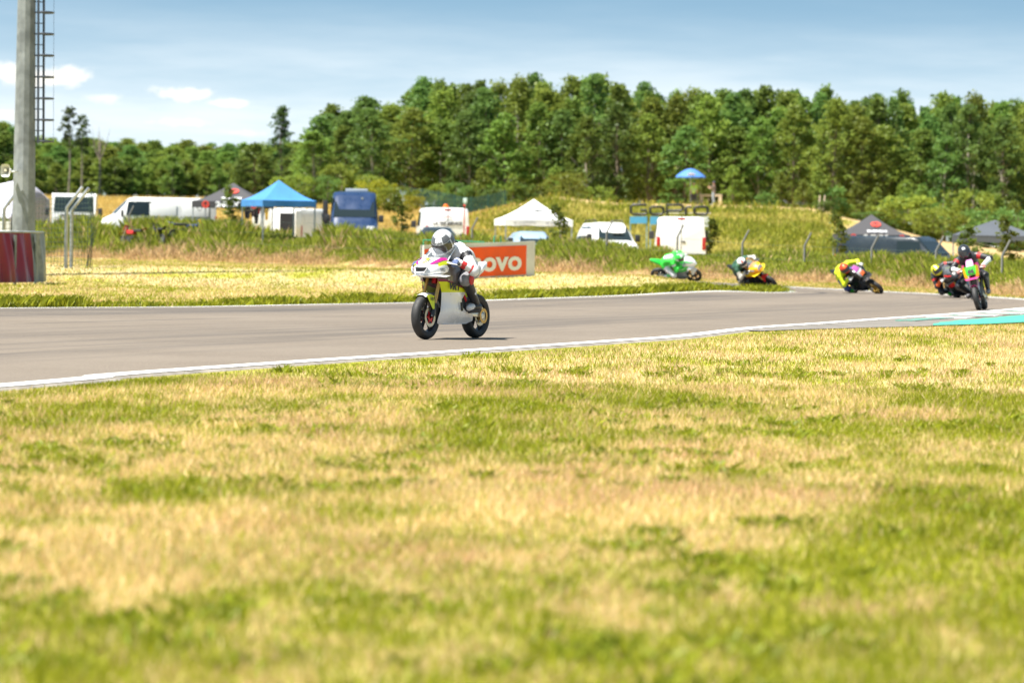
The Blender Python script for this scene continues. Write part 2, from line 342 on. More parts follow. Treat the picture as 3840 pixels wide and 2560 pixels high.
base = t.mix(t.ramp(fine, .30, .72), (.085, .072, .059), (.235, .203, .165))
base = t.mix(t.ramp(mid, .3, .7, 0, .35), base, (.12, .102, .083)); base = t.mix(t.ramp(big, .35, .7, 0, .35), base, (.205, .180, .150))
base = t.mix(t.ramp(streak2, .45, .7, 0, .22), base, (.085, .075, .066)); base = t.mix(t.math('MULTIPLY', dark, .85), base, (.048, .046, .047))
for u0, wd, k in ((.47, .008, .5), (.58, .012, .6), (.655, .006, .7), (.74, .010, .6), (.22, .01, .45), (.36, .006, .5)):
    wob = t.math('ADD', sp.outputs[0], t.math('MULTIPLY', t.math('SUBTRACT', t.noise(t.vmul(uvn.outputs[0], (0, .035, 0), (u0 * 40, 0, 0)), 1.0, 2, .5), .5), .16))
    ln_ = t.math('MULTIPLY', t.ramp(t.math('ABSOLUTE', t.math('SUBTRACT', wob, u0)), 0.0, wd, 1, 0), t.ramp(t.noise(t.vmul(uvn.outputs[0], (3, .12, 0), (u0 * 90, 7, 0)), 1.0, 3, .6), .42, .6, 0, k))
    base = t.mix(ln_, base, (.05, .047, .046))
base = t.mix(1.0, base, (1.13, 1.07, 1.0), 'MULTIPLY')
t.l.new(base, b.inputs['Base Color']); b.inputs['Roughness'].default_value = .82; b.inputs['Specular IOR Level'].default_value = .35
bp = t.new('ShaderNodeBump'); bp.inputs['Strength'].default_value = .5; bp.inputs['Distance'].default_value = .01; t.l.new(fine, bp.inputs['Height']); t.l.new(bp.outputs[0], b.inputs['Normal'])
def dense(L, n):
    d = np.concatenate([[0], np.cumsum(np.hypot(*np.diff(L, axis=0).T))]); q = np.linspace(0, d[-1], n); return np.stack([np.interp(q, d, L[:, 0]), np.interp(q, d, L[:, 1])], -1)
apron0 = mat('edge_concrete', (.26, .23, .19), .9, noise=.35, nscale=2.5)
TL = .020     # the track stands a little proud of the turf
tr_ = strip('race_track', OL, IL, TL, am, 16, kind='structure')
for L_, o_ in ((OL, .10), (IL, -.10)):
    T_ = np.gradient(L_, axis=0); T_ /= np.linalg.norm(T_, axis=1)[:, None]; Q_ = L_ + np.stack([T_[:, 1], -T_[:, 0]], -1) * o_; n_ = len(L_)
    Vv = np.vstack([np.column_stack([L_, gz(L_[:, 0], L_[:, 1]) + TL]), np.column_stack([Q_, gz(Q_[:, 0], Q_[:, 1]) - .012])]); i_ = np.arange(n_ - 1)
    link('track_edge', np_mesh('track_edge', Vv, np.stack([i_, i_ + 1, i_ + 1 + n_, i_ + n_], -1), None, apron0), tr_)
def offset(L, o):
    T = np.gradient(L, axis=0); T /= np.linalg.norm(T, axis=1)[:, None]; return L + np.stack([T[:, 1], -T[:, 0]], -1) * o     # + is to the right of travel
def worn_paint(name, col, under, amount=.35, sc=3.0):
    m = bpy.data.materials.new(name); m.use_nodes = True; t = NT(m.node_tree); b = t.n['Principled BSDF']; geo = t.new('ShaderNodeNewGeometry')
    a = t.noise(geo.outputs['Position'], sc, 6, .7); f = t.noise(geo.outputs['Position'], 60, 3, .7)
    k = t.ramp(t.math('ADD', t.math('MULTIPLY', a, .6), t.math('MULTIPLY', f, .4)), .60 - amount * .3, .72 - amount * .3)
    t.l.new(t.mix(k, col, under), b.inputs['Base Color']); b.inputs['Roughness'].default_value = .6; return m
white_line = worn_paint('line_paint', (.80, .79, .76), (.36, .34, .31), .22)
NEARL = OL[(OL[:, 1] < 86)]
OLN = OL[(np.arange(len(OL)) < 8 * 19)]
strip('edge_line', offset(OLN, -.02), offset(OLN, -.25), TL + .006, white_line, 1, kind='structure')
IN2 = IL[np.arange(len(IL)) < 8 * 15]
strip('edge_line', offset(IN2, .02), offset(IN2, .20), TL + .006, white_line, 1, kind='structure')
# pale concrete strip round the outside of the hairpin
conc = mat('concrete', (.34, .32, .285), .9, noise=.25, nscale=3)
OH = OL[(OL[:, 1] > 86) & (OL[:, 1] < 121)]
strip('concrete_strip', offset(OH, .02), offset(OH, .34), TL + .012, conc, 1, kind='structure')
# run-off apron with turquoise paint and kerb stripes outside the exit
K = OL[(OL[:, 1] > 50) & (OL[:, 1] < 90) & (np.arange(len(OL)) < 8 * 14 + 1)]
wk = np.interp(K[:, 1], (50, 55, 60, 66, 90), (.15, 1.1, 2.0, 2.5, 2.8))
T = np.gradient(K, axis=0); T /= np.linalg.norm(T, axis=1)[:, None]; NR = np.stack([T[:, 1], -T[:, 0]], -1)
apron_m = mat('apron_concrete', (.19, .17, .145), .9, noise=.35, nscale=2.5)
strip('kerb_apron', K + NR * .02, K + NR * wk[:, None], TL - .006, apron_m, 4, kind='structure')
teal = worn_paint('turquoise_paint', (.06, .40, .26), (.24, .22, .19), .18, 2.0)
q = (K[:, 1] > 56.5); Kq = K[q]; NQ = NR[q]; wq = wk[q]; s0 = np.interp(Kq[:, 1], (56.5, 59, 63, 90), (1.55, 1.25, 1.1, 1.0))[:, None]
s0 = s0 + (fbm(Kq[:, 1] * .9, Kq[:, 0], 3)[:, None] - .5) * .3
strip('turquoise_band', Kq + NQ * s0, Kq + NQ * (wq[:, None] - .05), TL + .001, teal, 3, kind='structure')
kerb = bpy.data.objects.new('kerb', None); COL.objects.link(kerb); kerb['kind'] = 'structure'
teal_w = worn_paint('worn_turquoise_paint', (.06, .36, .25), (.19, .18, .165), .55, 2.4); red_w = worn_paint('worn_red_paint', (.34, .15, .11), (.19, .18, .165), .6, 2.4); wht_w = worn_paint('worn_white_paint', (.72, .71, .68), (.24, .23, .21), .3, 2.4)
KD = dense(OL[:8 * 14 + 1], 4000); KT = np.gradient(KD, axis=0); KT /= np.linalg.norm(KT, axis=1)[:, None]; KN = np.stack([KT[:, 1], -KT[:, 0]], -1)
sel = np.where((KD[:, 1] > 61.5) & (KD[:, 1] < 88))[0]; stepn = int(len(sel) / 22)
for i in range(22):
    j = sel[i * stepn]; j2 = sel[min(i * stepn + stepn - 2, len(sel) - 1)]
    a0, a1 = (.12, .82) if KD[j, 1] > 66 else (.3, .62)
    q = [KD[j] + KN[j] * a0, KD[j2] + KN[j2] * a0, KD[j2] + KN[j2] * a1, KD[j] + KN[j] * a1]
    V = [(p[0], p[1], gz1(p[0], p[1]) + TL + .007) for p in q] + [(p[0], p[1], gz1(p[0], p[1]) + TL - .012) for p in q]
    mb = MB().add(V, [(0, 1, 2, 3), (0, 4, 5, 1), (1, 5, 6, 2), (2, 6, 7, 3), (3, 7, 4, 0)])
    mb.build('kerb_stripe', (teal_w, wht_w, red_w)[i % 3] if KD[j, 1] > 66 else teal_w, kerb, smooth=False)
# painted kerb tip at the inside of the hairpin
tipL = IL[8 * 14:8 * 17 + 1]; tipk = bpy.data.objects.new('kerb', None); COL.objects.link(tipk); tipk['kind'] = 'structure'
for i in range(0, len(tipL) - 4, 4):
    A = offset(tipL, -.05)[i:i + 5]; B = offset(tipL, -.75)[i:i + 5]
    strip('kerb_stripe', A, B, TL + .01, (wht_w, teal_w)[(i // 4) % 2], 1, tipk)
# ------------------------------------------------------------------ grass
def apron_width(X, Y):
    d = dist_line(X, Y, K); return (d < np.interp(Y, (50, 55, 60, 66, 90), (.15, 1.1, 2.0, 2.5, 2.8)) - .02) & (Y > 50) & (Y < 90)
def blades(name, X, Y, H, Wd, cols, m, label, cat, lean=.5, rng=None, zlift=0, two=False):
    n = len(X); rng = rng or np.random.RandomState(1); Z = gz(X, Y) - .005 + zlift; a = rng.rand(n) * 2 * np.pi; w_ = Wd * (.7 + .6 * rng.rand(n))
    la = rng.rand(n) * 2 * np.pi; ll = H * lean * (.2 + rng.rand(n)); dx = np.cos(a) * w_ / 2; dy = np.sin(a) * w_ / 2; lx = np.cos(la) * ll; ly = np.sin(la) * ll
    if not two:
        V = np.stack([np.stack([X - dx, Y - dy, Z], -1), np.stack([X + dx, Y + dy, Z], -1), np.stack([X + lx, Y + ly, Z + H], -1)], 1).reshape(-1, 3)
        Fs = np.arange(3 * n).reshape(n, 3); C3 = np.repeat(cols, 3, 0)
    else:
        V = np.stack([np.stack([X - dx, Y - dy, Z], -1), np.stack([X + dx, Y + dy, Z], -1), np.stack([X + lx * .35 + dx * .8, Y + ly * .35 + dy * .8, Z + H * .6], -1),
                      np.stack([X + lx, Y + ly, Z + H * .95], -1)], 1).reshape(-1, 3)
        i0 = np.arange(n) * 4; Fs = np.concatenate([np.stack([i0, i0 + 1, i0 + 2], -1), np.stack([i0, i0 + 2, i0 + 3], -1)]); C3 = np.repeat(cols, 4, 0)
    return link(name, np_mesh(name, V, Fs, C3, m), kind='stuff', label=label, category=cat)
grass_m = leaf_mat('grass_blade', True, trans=.38)
def lawn_cols(X, Y, rng, extra=0):
    g = lawn_green(X, Y) + extra; n = len(X); r = rng.rand(n); isg = (r < np.clip(.20 + .72 * g, 0, .97))[:, None]
    v = (.72 + .56 * rng.rand(n))[:, None]; k = rng.rand(n)[:, None]; dr = fbm(X * .9, Y * .5, 21)[:, None]
    pk = sst(.52, .72, fbm(X * 1.3 + 9, Y * .7, 27))[:, None] * .7; dry = (STRAW * (1 - k * .6) + STRAW2 * k * .6) * (.74 + .5 * dr) * (1 - pk) + np.array((.56, .37, .21)) * pk + np.array((.10, .07, .03)) * (rng.rand(n) < .12)[:, None]
    grn = GREEN * (1 - k * .75) + GREEN2 * k * .75
    return np.where(isg, grn * (.9 + .25 * (1 - g))[:, None], dry) * v
def scatter(n, y0, y1, tl, tr, rng, power=1.0, pad=1.2):
    """random spots over the wedge of lawn the camera can see, a margin wider on both sides"""
    u = rng.rand(n); Y = (y0 ** (2 - power) + u * (y1 ** (2 - power) - y0 ** (2 - power))) ** (1 / (2 - power)) if power != 2 else y0 * (y1 / y0) ** u
    X = (tl * Y - pad) + rng.rand(n) * ((tr - tl) * Y + 2 * pad); return X, Y
rng = np.random.RandomState(11)
X, Y = scatter(520000, 8.2, 31, -.137, .137, rng, 1.0)
k = ~in_track(X, Y) & (dist_line(X, Y, NEARL) > .05); X, Y = X[k], Y[k]
hn = fbm(X * .8, Y * .5, 31)
edge = sst(1.2, .2, dist_line(X, Y, NEARL)) * (.45 + .55 * sst(.35, .6, fbm(Y * .9, X * .5, 91)))
cols = lawn_cols(X, Y, rng, edge * 1.05); dn = dist_line(X, Y, NEARL); H = (.016 + .042 * rng.rand(len(X)) ** 1.7) * (.6 + .8 * hn) * np.interp(dn, (.05, .2, .5, .9), (.35, .65, 1.0, 1.25)) * np.where(rng.rand(len(X)) < .004, 2.2, 1)
blades('mown_grass', X, Y, H, .0055 + Y * .00015, cols, grass_m, 'sunlit mown grass, dry straw and green patches, filling the foreground', 'grass', .8, rng)
X, Y = scatter(330000, 29, 92, -.12, .15, rng, 1.0, 1.5)
k = ~in_track(X, Y) & (X > np.interp(Y, OL[:8 * 15, 1], OL[:8 * 15, 0])) & ~apron_width(X, Y); X, Y = X[k], Y[k]
edge = sst(2.0, .2, np.abs(dist_line(X, Y, NEARL) - np.interp(Y, (50, 60), (0, 2.0)))) * .8
cols = lawn_cols(X, Y, rng, edge * np.interp(Y, (31, 50, 58, 64), (.6, .35, .6, 1.0)) + .35 * sst(60, 70, Y)); da = np.abs(dist_line(X, Y, NEARL) - np.interp(Y, (50, 55, 60, 66, 90), (.05, 1.1, 2.0, 2.5, 2.8))); H = (.02 + .045 * rng.rand(len(X))) * np.interp(da, (.02, .2, .6, 1.0), (.25, .5, .9, 1.1))
blades('verge_grass', X, Y, H, .008 + Y * .0001, cols, grass_m, 'mown grass along the outside of the track up to the turquoise kerb', 'grass', .7, rng)
X, Y = scatter(300000, 44, 165, -.15, .09, rng, 1.15, 2)
tq = X / Y; k = ~in_track(X, Y) & (Y < foot(tq) + 1) & ((X < np.interp(Y, IL[:8 * 15, 1], IL[:8 * 15, 0])) | (Y > 98)); X, Y = X[k], Y[k]
dI = dist_line(X, Y, IL[:8 * 16]); edge = sst(3.0, .2, dI)
gx = sst(60, 74, Y) * .12 + .75 * edge
cols = lawn_cols(X * .7 + 50, Y * .6, rng, gx - .06); H = (.03 + .045 * rng.rand(len(X))) * (1 + .5 * edge)
blades('infield_grass', X, Y, H, .012 + Y * .00016, cols, grass_m, 'yellow green mown infield grass between the two legs of the track', 'grass', .6, rng)
X, Y = scatter(40000, 88, 125, .06, .15, rng, 1.0, 2)
tq = X / Y; k = ~in_track(X, Y) & (Y < foot(tq) + 1) & (X > np.interp(Y[...], OL[8 * 14:8 * 22, 1], OL[8 * 14:8 * 22, 0])); X, Y = X[k], Y[k]
cols = lawn_cols(X, Y, rng, .25); blades('outer_verge_grass', X, Y, .04 + .05 * rng.rand(len(X)), .03, cols, grass_m, 'strip of green grass outside the hairpin below the dry bank', 'grass', .6, rng)
# leafy weeds along the far edge line
rngw = np.random.RandomState(5); L = dense(IL[8 * 5:8 * 15], 900); nw = 26000
j = rngw.randint(0, 900, nw); cl = fbm(L[j, 1] * .9, L[j, 0], 41); TN = offset(L, -1.0)[j] - L[j]
d = .10 + np.abs(rngw.randn(nw)) * .38; X = L[j, 0] + TN[:, 0] * d + rngw.randn(nw) * .05; Y = L[j, 1] + TN[:, 1] * d + rngw.randn(nw) * .05
H = (.05 + .17 * rngw.rand(nw)) * sst(.30, .62, cl) + .04; v = (.7 + .6 * rngw.rand(nw))[:, None]
blades('edge_weeds', X, Y, H, .035, (GREEN * .9 + (GREEN2 - GREEN) * rngw.rand(nw)[:, None] * .8) * v, grass_m, 'bright green leafy weeds along the white line on the far side of the track', 'weeds', .8, rngw, two=True)
# broad-leaf clumps scattered in the foreground turf
rngc = np.random.RandomState(9); nc_ = 900; cx, cyy = scatter(nc_, 9, 40, -.137, .137, rngc, 1.1); kk = ~in_track(cx, cyy) & (dist_line(cx, cyy, NEARL) > .3) & ((cx > np.interp(cyy, OL[:8 * 15, 1], OL[:8 * 15, 0])))
kk &= fbm(cx * .6, cyy * .5, 51) > .50; cx, cyy = cx[kk], cyy[kk]; per = 60
cr = (.03 + .09 * rngc.rand(len(cx)) ** 2); a = rngc.rand(len(cx), per) * 2 * np.pi; rr = np.sqrt(rngc.rand(len(cx), per)) * cr[:, None] * 1.5
X = (cx[:, None] + np.cos(a) * rr).ravel(); Y = (cyy[:, None] + np.sin(a) * rr).ravel(); H = (.02 + .05 * rngc.rand(X.size)) * np.repeat(.7 + cr * 5, per)
blades('leafy_weeds', X, Y, H, .022, (GREEN2 * 1.15 + (GREEN - GREEN2) * rngc.rand(X.size)[:, None] * .7) * (.7 + .5 * rngc.rand(X.size))[:, None], grass_m, 'dark green broad leaf clumps low in the foreground lawn', 'weeds', 1.1, rngc, two=True)
# tall growth on the bank
rngb = np.random.RandomState(15); nb = 330000
tb = -.16 + .32 * rngb.rand(nb); sb = rngb.rand(nb) ** .9 * 13.5 - .3; Y = foot(tb) + sb; X = tb * Y
pn = fbm(X * .55, Y * .5, 61); hp = sst(.3, .7, fbm(X * .6, Y * .3, 63))
ge = sb + (pn - .5) * 4.5; gr = sst(1.3, 3.2, ge) * sst(.10, .45, pn + .12); r = rngb.rand(nb)
H = np.interp(sb, (-.3, .6, 2.5, 5, 9, 13), (.08, .22, .44, .64, .62, .42)) * (.35 + 1.0 * rngb.rand(nb) ** 1.4) * (.5 + 1.05 * hp) * np.interp(tb, (-.1, -.04, -.01, .03, .08, .13), (.98, .85, .66, .45, .48, .48))
v = (.65 + .7 * rngb.rand(nb))[:, None]; kq = rngb.rand(nb)[:, None]
gc = np.array((.37, .39, .05)) * (1 - kq) + np.array((.18, .235, .032)) * kq; dc = PINK * 1.12 * (1 - kq * .5) + STRAW * .85 * kq * .5
cols = np.where((r < .06 + .86 * gr)[:, None], gc, dc) * v
blades('bank_growth', X, Y, H, .030, cols, grass_m, 'tall green weeds over dry tan grass on the bank behind the track', 'weeds', .45, rngb, two=True)
# rough grass over the mound and the field
nm = 130000; tb = -.022 + .17 * rngb.rand(nm); Y = 150 + (rngb.rand(nm) ** .8) * 138; X = tb * Y; kk = (Y > foot(tb) + 10) & (rngb.rand(nm) < sst(-.02, .0, tb)) & ((tb < .088 - .01 * rngb.rand(nm)) | (Y < 235)) & (rngb.rand(nm) < 1 - .97 * sst(262, 276, Y)); X, Y, tb = X[kk], Y[kk], tb[kk]; n = len(X)
pn = fbm(X * .35, Y * .13, 71); kq = rngb.rand(n)[:, None]; gc = np.array((.33, .32, .04)) * (1 - kq) + np.array((.17, .20, .03)) * kq; dc = np.array((.50, .42, .11)) * (.8 + .3 * kq)
cols = np.where((rngb.rand(n) < sst(.36, .6, pn + .10 * sst(.05, .07, tb)) * .85 + .1)[:, None], gc, dc) * (.7 + .6 * rngb.rand(n))[:, None]
blades('mound_grass', X, Y, (.12 + .4 * rngb.rand(n)) * (.5 + .9 * pn), .09, cols, grass_m, 'rough yellow green grass over the motocross mound', 'grass', .5, rngb, two=True)
nm = 60000; tb = -.16 + .16 * rngb.rand(nm); Y = 172 + rngb.rand(nm) ** .8 * 165; X = tb * Y; kq = rngb.rand(nm)[:, None]
blades('field_grass', X, Y, .1 + .22 * rngb.rand(nm), .09, (GOLD * (.8 + .45 * kq) * (.75 + .5 * fbm(X * .2, Y * .08, 81))[:, None]), grass_m, 'dry golden field rising to the wood behind the paddock', 'grass', .6, rngb)
# ------------------------------------------------------------------ trees
bark = mat('bark', (.26, .21, .15), .9, noise=.4, nscale=6, bump=.4); bark_pale = mat('pale_bark', (.42, .37, .29), .85, noise=.3, nscale=5)
leafm = leaf_mat('tree_leaf', False, var=.5, hue=.03, trans=.46)
def leaf_cloud(centres, rads, per, size, rng, col, colv=.35, flat=.75):
    n = len(centres); c = np.repeat(np.asarray(centres), per, 0); rr = np.repeat(np.asarray(rads), per)[:, None]; N = n * per
    d = rng.randn(N, 3); d /= np.linalg.norm(d, axis=1)[:, None]; d *= (rng.rand(N) ** .45)[:, None]; d[:, 2] *= flat; p = c + d * rr
    nrm = rng.randn(N, 3) + np.array((0, 0, .9)); nrm /= np.linalg.norm(nrm, axis=1)[:, None]
    a = np.cross(nrm, rng.randn(N, 3)); a /= np.linalg.norm(a, axis=1)[:, None]; b_ = np.cross(nrm, a); s = (size * (.6 + .8 * rng.rand(N)))[:, None]
    V = np.stack([p - a * s, p - b_ * s * .55, p + a * s, p + b_ * s * .55], 1).reshape(-1, 3); Fs = np.arange(4 * N).reshape(N, 4)
    cv = np.repeat(rng.rand(n), per)[:, None]; lv = rng.rand(N)[:, None]
    colr = np.asarray(col) * (1 - colv / 2 + colv * (.5 * cv + .5 * lv)) + np.array((.035, .028, -.002)) * (rng.rand(N) < .2)[:, None] * lv
    return V, Fs, np.repeat(np.clip(colr, 0, 1), 4, 0)
def make_tree(seed, H=12.0, Rc=1.8, base=.14, nclump=74, per=34, size=.17, col=(.085, .125, .022), shape='poplar', trunk_r=.13, bm_=None, leanx=0):
    rng = np.random.RandomState(seed); mb = MB(); top = Vector((leanx + rng.randn() * .15, rng.randn() * .15, H * .95))
    ax = [Vector((0, 0, -.3)), Vector((rng.randn() * .06, rng.randn() * .06, H * .3)), Vector((leanx * .5 + rng.randn() * .12, rng.randn() * .12, H * .62)), top]
    mb.tube(ax, [trunk_r, trunk_r * .8, trunk_r * .5, trunk_r * .12], 7)
    def axis(f):
        f = min(max(f, 0), 1) * 3; i = min(int(f), 2); return ax[i].lerp(ax[i + 1], f - i)
    cs, rs = [], []
    for i in range(nclump):
        f = base + (1 - base) * ((i + rng.rand()) / nclump) ** .92
        if shape == 'poplar': env = (math.sin(math.pi * min((f - base) / (1 - base) * .86 + .14, 1)) ** .65) * (1 - .35 * f)
        elif shape == 'round': env = math.sqrt(max(1 - ((f - .62) / .42) ** 2, .02))
        else: env = (1 - f) ** .5 * .9 + .1
        a = rng.rand() * 6.283; r = Rc * env * (.25 + .85 * rng.rand() ** .6) * (1.25 if rng.rand() < .14 else 1); c = axis(f) + Vector((math.cos(a) * r, math.sin(a) * r, 0)); c.z = H * f + r * .25
        st = axis(max(f - .10 - .04 * rng.rand(), .04)); cs.append(c[:]); rs.append((.34 + .42 * rng.rand()) * (Rc / 1.8) ** .7)
        if i % 2 == 0: mb.tube([st, st.lerp(c, .55) + Vector((0, 0, -.08)), c], [trunk_r * .32 * (1.1 - f), trunk_r * .2 * (1.1 - f), .012], 5, cap=False)
    V, Fs, C = leaf_cloud(cs, rs, per, size, rng, col)
    return mb.mesh('trunk', bm_ or bark, True), np_mesh('crown', V, Fs, C, leafm)
def plant(name, label, cat, data, loc, s=(1, 1, 1), rz=0, group=None):
    o = thing(name, label, cat, loc, (0, 0, rz), group); o.scale = s
    link('trunk', data[0], o); link('crown', data[1], o); return o
rt = random.Random(21)
G1, G2, G3 = (.155, .235, .046), (.125, .21, .050), (.19, .25, .044)
POP = [make_tree(100 + i, 12, 2.1 + .15 * (i % 3), (.05, .12, .20, .07)[i % 4], 96, 36, .17, (G1, G2, G3)[i % 3], bm_=(bark, bark_pale)[i % 2]) for i in range(7)]
LOWT = [make_tree(140 + i, 7.5, 1.8, .02, 70, 34, .17, (G3, G1)[i % 2]) for i in range(3)]
BUSH = [make_tree(160 + i, 3.2, 1.45, .04, 46, 34, .13, ((.22, .26, .04), G2, (.19, .24, .04))[i], 'round', .06) for i in range(3)]
SKY = [(p[0] * 1.6327, p[1] * 1.6327) for p in ((700, 300), (722, 268), (745, 240), (800, 226), (850, 224), (872, 240), (905, 236), (925, 200), (990, 182), (1040, 204), (1062, 192), (1130, 184), (1220, 172), (1250, 184), (1360, 176), (1480, 197), (1600, 203), (1720, 202),
        (1800, 200), (1830, 212), (1900, 208), (1960, 228), (2000, 214), (2050, 200), (2090, 218), (2200, 214), (2260, 232), (2352, 224), (2480, 220), (2700, 220))]
def sky_y(px): return np.interp(px, [a for a, b in SKY], [b for a, b in SKY])
WOOD = 'slender leafy tree in the dense wood behind the mound'
n = 0
for r_, (Y, sp_, k0, k1) in enumerate(((319, 2.5, .70, .93), (326, 2.4, .86, 1.0), (335, 2.5, .93, 1.0), (346, 2.6, .95, 1.02), (358, 2.2, .9, .97))):
    X = XA(1185 + 25 * r_, Y, 500)
    while X < .152 * Y:
        yy = Y + rt.uniform(-2.5, 2.5); px = 1920 + X / yy * FPX; zt = P(px, float(sky_y(px)), yy).z; g0 = gz1(X, yy); h = (zt - g0) * rt.uniform(k0, k1)
        if rt.random() < .22: h *= rt.uniform(.88, .97)
        d = POP[rt.randrange(7)]; sx = rt.uniform(.88, 1.15)
        plant('poplar_tree', WOOD, 'tree', d, (X, yy, g0), (sx, sx, h / 12.0), rt.uniform(0, 6.28), 'trees of the wood'); n += 1
        X += sp_ * rt.uniform(.65, 1.25)
X = -19.0
while X < 50:
    yy = rt.uniform(309, 315); t_ = X / yy
    if not (.026 < t_ < .07 and rt.random() < .5) and not (-.035 < t_ < -.02):
        d = LOWT[rt.randrange(3)] if rt.random() < .45 else BUSH[rt.choice((1, 2, 1))]; k = rt.uniform(.62, 1.0) * (.62 if d in LOWT else 1)
        plant('undergrowth_bush', 'leafy bush or young tree along the front edge of the wood', 'bush', d, (X, yy, gz1(X, yy)), (k * 1.05, k * 1.05, k), rt.uniform(0, 6.28), 'undergrowth along the wood')
    X += rt.uniform(.8, 1.7)
for k_ in range(34):
    yy = rt.uniform(455, 463); X = (-.15 + .104 * (k_ + rt.random()) / 34) * yy; k = rt.uniform(.6, .85)
    plant('undergrowth_bush', 'leafy bush along the foot of the low far wood on the left', 'bush', LOWT[rt.randrange(3)], (X, yy, gz1(X, yy)), (k * 1.25, k * 1.25, k * .8), rt.uniform(0, 6.28), 'undergrowth along the far wood')
# lower, farther wood on the left
for r_, (Y, sp_) in enumerate(((470, 2.3), (480, 2.3), (491, 2.4), (504, 2.2))):
    X = -.16 * Y
    while X < -.048 * Y:
        yy = Y + rt.uniform(-3, 3); px = 1920 + X / yy * FPX; ty = np.interp(px, (-200, 0, 40, 90, 300, 800, 980, 1150, 1300), (440, 455, 480, 520, 522, 536, 545, 530, 520)) + rt.uniform(-4, 22) + (0 if r_ else 22)
        g0 = gz1(X, yy); h = P(px, float(ty), yy).z - g0; d = POP[rt.randrange(7)]; sx = rt.uniform(1.0, 1.3)
        plant('plantation_tree', 'green tree in the low far wood on the left', 'tree', d, (X, yy, g0), (sx, sx, h / 12.0), rt.uniform(0, 6.28), 'trees of the far wood'); X += sp_ * rt.uniform(.65, 1.2)
def at_ground(px, Y): X = XA(px, Y, 800); return (X, Y, gz1(X, Y))
def tall_to(px, py, Y): return P(px, py, Y).z - gz1(XA(px, Y, py), Y)
d = make_tree(201, 12, 1.5, .06, 85, 40, .15, (.075, .125, .035), trunk_r=.16)
plant('tall_tree', 'tall narrow dark green tree standing above the low wood left of the main wood', 'tree', d, at_ground(1052, 345), (.95, .95, tall_to(1060, 398, 345) / 12.2), .4)
d2 = make_tree(202, 8, 1.7, .04, 70, 38, .16, (.11, .155, .035))
for px, py, lab in ((955, 545, 'mid height tree at the left foot of the tall dark tree'), (1120, 560, 'mid height tree at the right foot of the tall dark tree'), (1175, 520, 'leafy tree at the left corner of the main wood')):
    plant('broadleaf_tree', lab, 'tree', d2, at_ground(px, 338), (1.1, 1.1, tall_to(px, py, 338) / 8.0), px * .1)
d3 = make_tree(203, 9, 1.1, .55, 30, 20, .16, (.075, .105, .03), 'poplar', .11, bark)
plant('sparse_tree', 'thin tree with open crown rising over the far wood right of the mast', 'tree', d3, at_ground(255, 440), (1.25, 1.25, tall_to(255, 398, 440) / 9.2), 0)
plant('sparse_tree', 'second thin open crowned tree beside the first over the far wood', 'tree', d3, at_ground(305, 444), (1.1, 1.1, tall_to(310, 428, 444) / 9.2), 2)
mb = MB(); rb = random.Random(4)
for i in range(12):
    a = rb.uniform(0, 6.28); h = rb.uniform(6.5, 9.2); x, y = math.cos(a) * rb.uniform(.3, 1.6), math.sin(a) * rb.uniform(.3, 1.2)
    mb.tube([(0, 0, 4.5), (x * .5, y * .5, 6.2), (x, y, h)], [.06, .035, .008], 5)
    mb.tube([(x * .5, y * .5, 6.2), (x * .5 + rb.uniform(-.5, .5), y * .5, 7.4)], [.03, .006], 4)
mb.tube([(0, 0, -.3), (0, 0, 5)], [.14, .07], 7)
bo = thing('bare_tree', 'leafless dead tree poking over the far wood', 'tree', at_ground(372, 442)); bo.scale = (1, 1, tall_to(385, 470, 442) / 9.0); mb.build('trunk', bark, bo)
yb = make_tree(210, 2.6, 1.7, .03, 60, 40, .10, (.26, .26, .022), 'round', .05); gb = make_tree(211, 2.6, 1.7, .03, 60, 40, .11, (.16, .20, .028), 'round', .05)
plant('yellow_bush', 'yellow green bush right behind the blue van', 'bush', yb, at_ground(1405, 283), (.75, .75, tall_to(1400, 690, 283) / 2.6))
plant('green_bush', 'rounded green bush between the blue van and the service van', 'bush', gb, at_ground(1465, 280), (1.0, 1.0, tall_to(1460, 712, 280) / 2.6))
plant('yellow_bush', 'small yellowish bush at the right end of the bushes behind the blue van', 'bush', yb, at_ground(1535, 278), (.6, .6, tall_to(1535, 742, 278) / 2.6), 2)
for px, py, Y, k, lab in ((3250, 800, 296, .8, 'small bush on the sandy slope left of the grey tent peak'), (3420, 745, 292, 1.5, 'large green bush behind the right grey tent on the sandy slope'), (3500, 790, 283, 1.1, 'bush beside the large green bush on the sandy slope'), (3620, 730, 290, 1.2, 'tall pale green shrub above the far right tent'),
                          (3700, 800, 278, 1.3, 'wide bush behind the far right tent'), (3820, 800, 276, 1.2, 'bush at the right edge of the picture'), (3085, 765, 272, .55, 'low grey green shrub at the end of the mound crest')):
    plant('slope_bush', lab, 'bush', BUSH[int(px) % 3], at_ground(px, Y), (k, k, max(tall_to(px, py, Y), .8) / 3.2), px * .37)
# staked saplings in front of the paddock
sap = make_tree(220, 3.0, .42, .35, 26, 26, .075, (.12, .165, .03), 'poplar', .03)
for px, py, Y, lab in ((1507, 730, 158, 'young sapling in front of the paddock between the blue van and the service van'), (878, 700, 160, 'young sapling between the grey tent and the blue tent'), (2100, 770, 150, 'young sapling at the right side of the white tent'),
                       (2650, 820, 150, 'young sapling beside the plain white van'), (3150, 800, 150, 'young sapling in front of the right grey tent'), (3650, 850, 128, 'left of the two saplings before the far right tent'), (3795, 815, 128, 'right of the two saplings before the far right tent')):
    plant('sapling', lab, 'tree', sap, at_ground(px, Y), (.95, .95, tall_to(px, py, Y) / 3.0), px * .7, 'saplings along the paddock')
